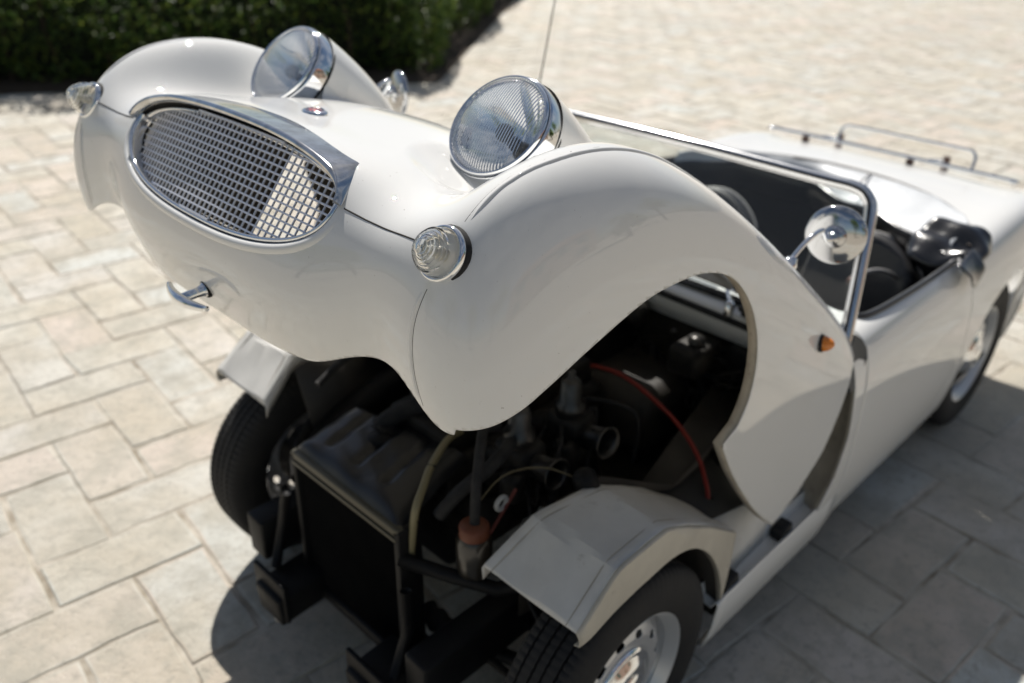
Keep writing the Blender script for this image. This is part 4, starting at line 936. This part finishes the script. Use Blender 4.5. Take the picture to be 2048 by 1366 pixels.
ST.sort(key=lambda t: (t[0], t[1]))
under = lambda c: -2.1 < c.x < -.35 and -.55 < c.y < .50       # wholly hidden beneath the car
shown = [t for t in ST if t[0] == 0 and not under(t[2])]; one = set(id(t) for t in shown[:290]); rest = []
for t in ST:
    vis, d_, c, o_ = t; k = rs.randrange(len(VM)); h_ = rs.uniform(-.0008, .0022); a = ANG+(math.pi/2 if o_ else 0)+(math.pi if rs.random() < .5 else 0)+rs.uniform(-.008, .008)
    if id(t) in one:
        o = bpy.data.objects.new('paving_stone', VM[k]); o.location = (c.x, c.y, h_); o.rotation_euler = (0, 0, a); COL.objects.link(o); o.parent = pave
    else:
        Rm = Matrix.Rotation(a, 3, 'Z'); rest.append(([Rm @ Vector(p)+Vector((c.x, c.y, h_)) for p in VAR[k][0]], VAR[k][1]))
v, f = join(rest); o = mesh('far_paving_stones', v, f, STONE, pave, autosm=40); o['kind'] = 'stuff'; o['label'] = 'remaining slabs of the herringbone paving'
# ---- hedge at the back
hedge = empty('hedge', 'dark green leafy hedge behind the far wing of the car', 'hedge', loc=(0, 0, 0))
def leaf_mat():
    m = bpy.data.materials.new('hedge_leaf'); m.use_nodes = True; n = m.node_tree; L = n.links; b = n.nodes['Principled BSDF']; out = n.nodes['Material Output']
    ge = n.nodes.new('ShaderNodeNewGeometry'); r = n.nodes.new('ShaderNodeValToRGB'); e = r.color_ramp.elements
    e[0].color = (.050, .10, .022, 1); e[1].color = (.24, .30, .060, 1); k = e.new(.6); k.color = (.095, .165, .034, 1); L.new(ge.outputs['Random Per Island'], r.inputs[0]); L.new(r.outputs[0], b.inputs['Base Color'])
    b.inputs['Roughness'].default_value = .46; t = n.nodes.new('ShaderNodeBsdfTranslucent'); L.new(r.outputs[0], t.inputs[0]); mx = n.nodes.new('ShaderNodeMixShader'); mx.inputs[0].default_value = .45
    L.new(b.outputs[0], mx.inputs[1]); L.new(t.outputs[0], mx.inputs[2]); L.new(mx.outputs[0], out.inputs[0]); return m
LEAFM = leaf_mat()
MULCH = mat('brown_mulch', (.045, .030, .020), .95, noise=(9., (.085, .060, .038)), bump=(60., .8, .02))
rh = np.random.default_rng(5); pts = []; H_ = 1.25
segs = [((.6, -8.6), (-4.45, -5.35)), ((-4.45, -5.35), (-10.7, -10.1))]
inn = Vector((-.70, -.95))
for si, (a, b) in enumerate(segs):
    a, b = np.array(a), np.array(b); L_ = np.linalg.norm(b-a); n_ = int(9500*L_/5.5); tdir = (b-a)/L_; nn = np.array([tdir[1], -tdir[0]])
    if nn @ np.array([1.0, 1.3]) < 0: nn = -nn
    t = rh.random(n_)*L_; z_ = rh.random(n_)**.9*H_; dep = rh.random(n_)**2*.45
    bul = .10*np.sin(t*2.1+si)+.07*np.sin(t*5.3+z_*4)+.10*np.sin(z_*math.pi)
    p_ = a+tdir*t[:, None]+nn*(bul-dep)[:, None]; pts.append(np.c_[p_, z_])
pts = np.concatenate(pts); V = []; F = []
for p_ in pts:
    s_ = rh.uniform(.022, .048); a, b, c = rh.uniform(0, 6.28), rh.uniform(-.9, .9), rh.uniform(-.9, .9); Rm = Euler((b, c, a)).to_matrix(); k = len(V); o_ = Vector(p_)
    V += [o_+Rm @ Vector(q) for q in ((-s_, 0, 0), (-.2*s_, -.45*s_, .1*s_), (s_, 0, -.12*s_), (-.2*s_, .45*s_, .1*s_))]; F.append((k, k+1, k+2, k+3))
fo = mesh('foliage', V, F, LEAFM, hedge, smooth=False); fo['kind'] = 'stuff'
# solid near-black core added to block light and view through the hedge
core = mat('dark_hedge_core', (.010, .014, .007), .95)
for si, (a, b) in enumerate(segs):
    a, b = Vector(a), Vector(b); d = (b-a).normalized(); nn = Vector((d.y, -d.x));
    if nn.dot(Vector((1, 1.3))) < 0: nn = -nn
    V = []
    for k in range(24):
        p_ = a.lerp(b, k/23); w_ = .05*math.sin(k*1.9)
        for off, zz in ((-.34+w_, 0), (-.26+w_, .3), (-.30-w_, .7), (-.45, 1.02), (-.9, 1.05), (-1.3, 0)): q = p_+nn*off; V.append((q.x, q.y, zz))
    mesh('dark_core', V, gridf(24, 6), core, hedge)
    for k in range(14):
        p_ = a.lerp(b, (k+.5)/14)-nn*.15; obj('stem', tube([(p_.x, p_.y, 0), (p_.x+rw.uniform(-.08, .08), p_.y+rw.uniform(-.08, .08), .45), (p_.x+rw.uniform(-.15, .15), p_.y+rw.uniform(-.15, .15), 1.0)], [.016, .011, .005], 6), MULCH, hedge)
V = [(.8, -8.3, .004), (-1.0, -7.1, .004), (-4.3, -4.9, .004), (-9.3, -8.7, .004), (-12.5, -11.2, .004), (-14, -18, .004), (1, -18, .004)]
bed = mesh('planting_bed', V, [tuple(range(7))], MULCH, smooth=False); bed['kind'] = 'structure'; bed['label'] = 'strip of brown mulch under the hedge'
# ---- unseen house and trees, added to be mirrored in paint and chrome
BRICK = mat('terracotta_render', (.24, .165, .125), .9, noise=(1.2, (.19, .13, .10)), dirt=(5., (.13, .09, .07), .55, .8))
house = empty('house', 'terracotta house behind the photographer, seen only mirrored in the chrome', 'house', loc=(-9, 21, 0))
def hpart(name, c, s, m, **k): v, f = box(c, s, **k); return mesh(name, v, f, m, house, smooth=False)
hpart('wall', (0, 3, 2.9), (17, 6, 5.8), BRICK)
V = [(-9, -.5, 5.75), (9, -.5, 5.75), (9, 6.5, 5.75), (-9, 6.5, 5.75), (-6, 3, 8), (6, 3, 8)]
mesh('roof', V, [(0, 1, 5, 4), (1, 2, 5), (2, 3, 4, 5), (3, 0, 4), (3, 2, 1, 0)], mat('roof_tile', (.22, .10, .06), .9, noise=(6., (.15, .07, .045))), house, smooth=False)
SHUT = mat('green_shutter', (.05, .09, .06), .6); PANE = mat('window_pane', (.02, .025, .03), .05, coat=.5)
for xx in (-6, -2.2, 2.2, 6):
    for zz in (1.7, 4.3):
        if zz < 2 and abs(xx) < 3: continue
        hpart('window', (xx, -.02, zz), (1.0, .06, 1.5), PANE)
        for q in (-.78, .78): hpart('shutter', (xx+q, -.05, zz), (.5, .05, 1.5), SHUT)
hpart('door', (0, -.03, 1.2), (1.6, .08, 2.4), mat('door_wood', (.12, .07, .04), .6))
def tree(loc, h, r_, seed, lab):
    t = empty('tree', lab, 'tree', 'trees added behind the photographer for reflections', loc=loc); g = np.random.default_rng(seed)
    v, f = tube([(0, 0, 0), (.1, .05, h*.3), (0, .1, h*.6), (.1, 0, h*.85)], [.22, .17, .12, .05], 8); mesh('trunk', v, f, MULCH, t)
    for k in range(5):
        a = k*1.3; v, f = tube([(0, .05, h*(.35+.06*k)), (r_*.4*math.cos(a), r_*.4*math.sin(a), h*(.5+.06*k)), (r_*.75*math.cos(a), r_*.75*math.sin(a), h*(.6+.06*k))], [.09, .06, .02], 6); mesh('limb', v, f, MULCH, t)
    cl = [(g.normal(0, .42*r_), g.normal(0, .42*r_), h*.68+g.normal(0, .17*h), g.uniform(.3, .5)*r_) for k in range(16)]; V = []; F = []
    for k in range(3600):
        c = cl[k % 16]; d = g.normal(size=3); d /= np.linalg.norm(d); p_ = Vector((c[0], c[1], c[2]))+Vector(d)*(c[3]*g.uniform(.5, 1.05)); s_ = g.uniform(.07, .16); Rm = Euler((g.uniform(-1, 1), g.uniform(-1, 1), g.uniform(0, 6.3))).to_matrix(); n_ = len(V)
        V += [p_+Rm @ Vector(q) for q in ((-s_, 0, 0), (0, -.5*s_, 0), (s_, 0, 0), (0, .5*s_, 0))]; F.append((n_, n_+1, n_+2, n_+3))
    mesh('crown', V, F, LEAFM, t, smooth=False)
for i, (x_, y_, h_, r_, lab) in enumerate(((-23, 14, 7, 2.8, 'leafy tree left of the mirrored house, added for reflections'), (4, 15, 8, 3.2, 'tall leafy tree right of the mirrored house, added for reflections'), (11, 9, 7, 3.0, 'broad leafy tree behind the photographer, added for reflections'), (14, 0, 7.5, 3.0, 'tall tree straight ahead of the car nose, added for reflections'), (13, -8, 6.5, 2.8, 'leafy tree ahead of the far front wing, added for reflections'), (-12, 11, 3.4, 1.6, 'small round tree in front of the mirrored house, added for reflections'))):
    tree((x_, y_, 0), h_, r_, 40+i, lab)
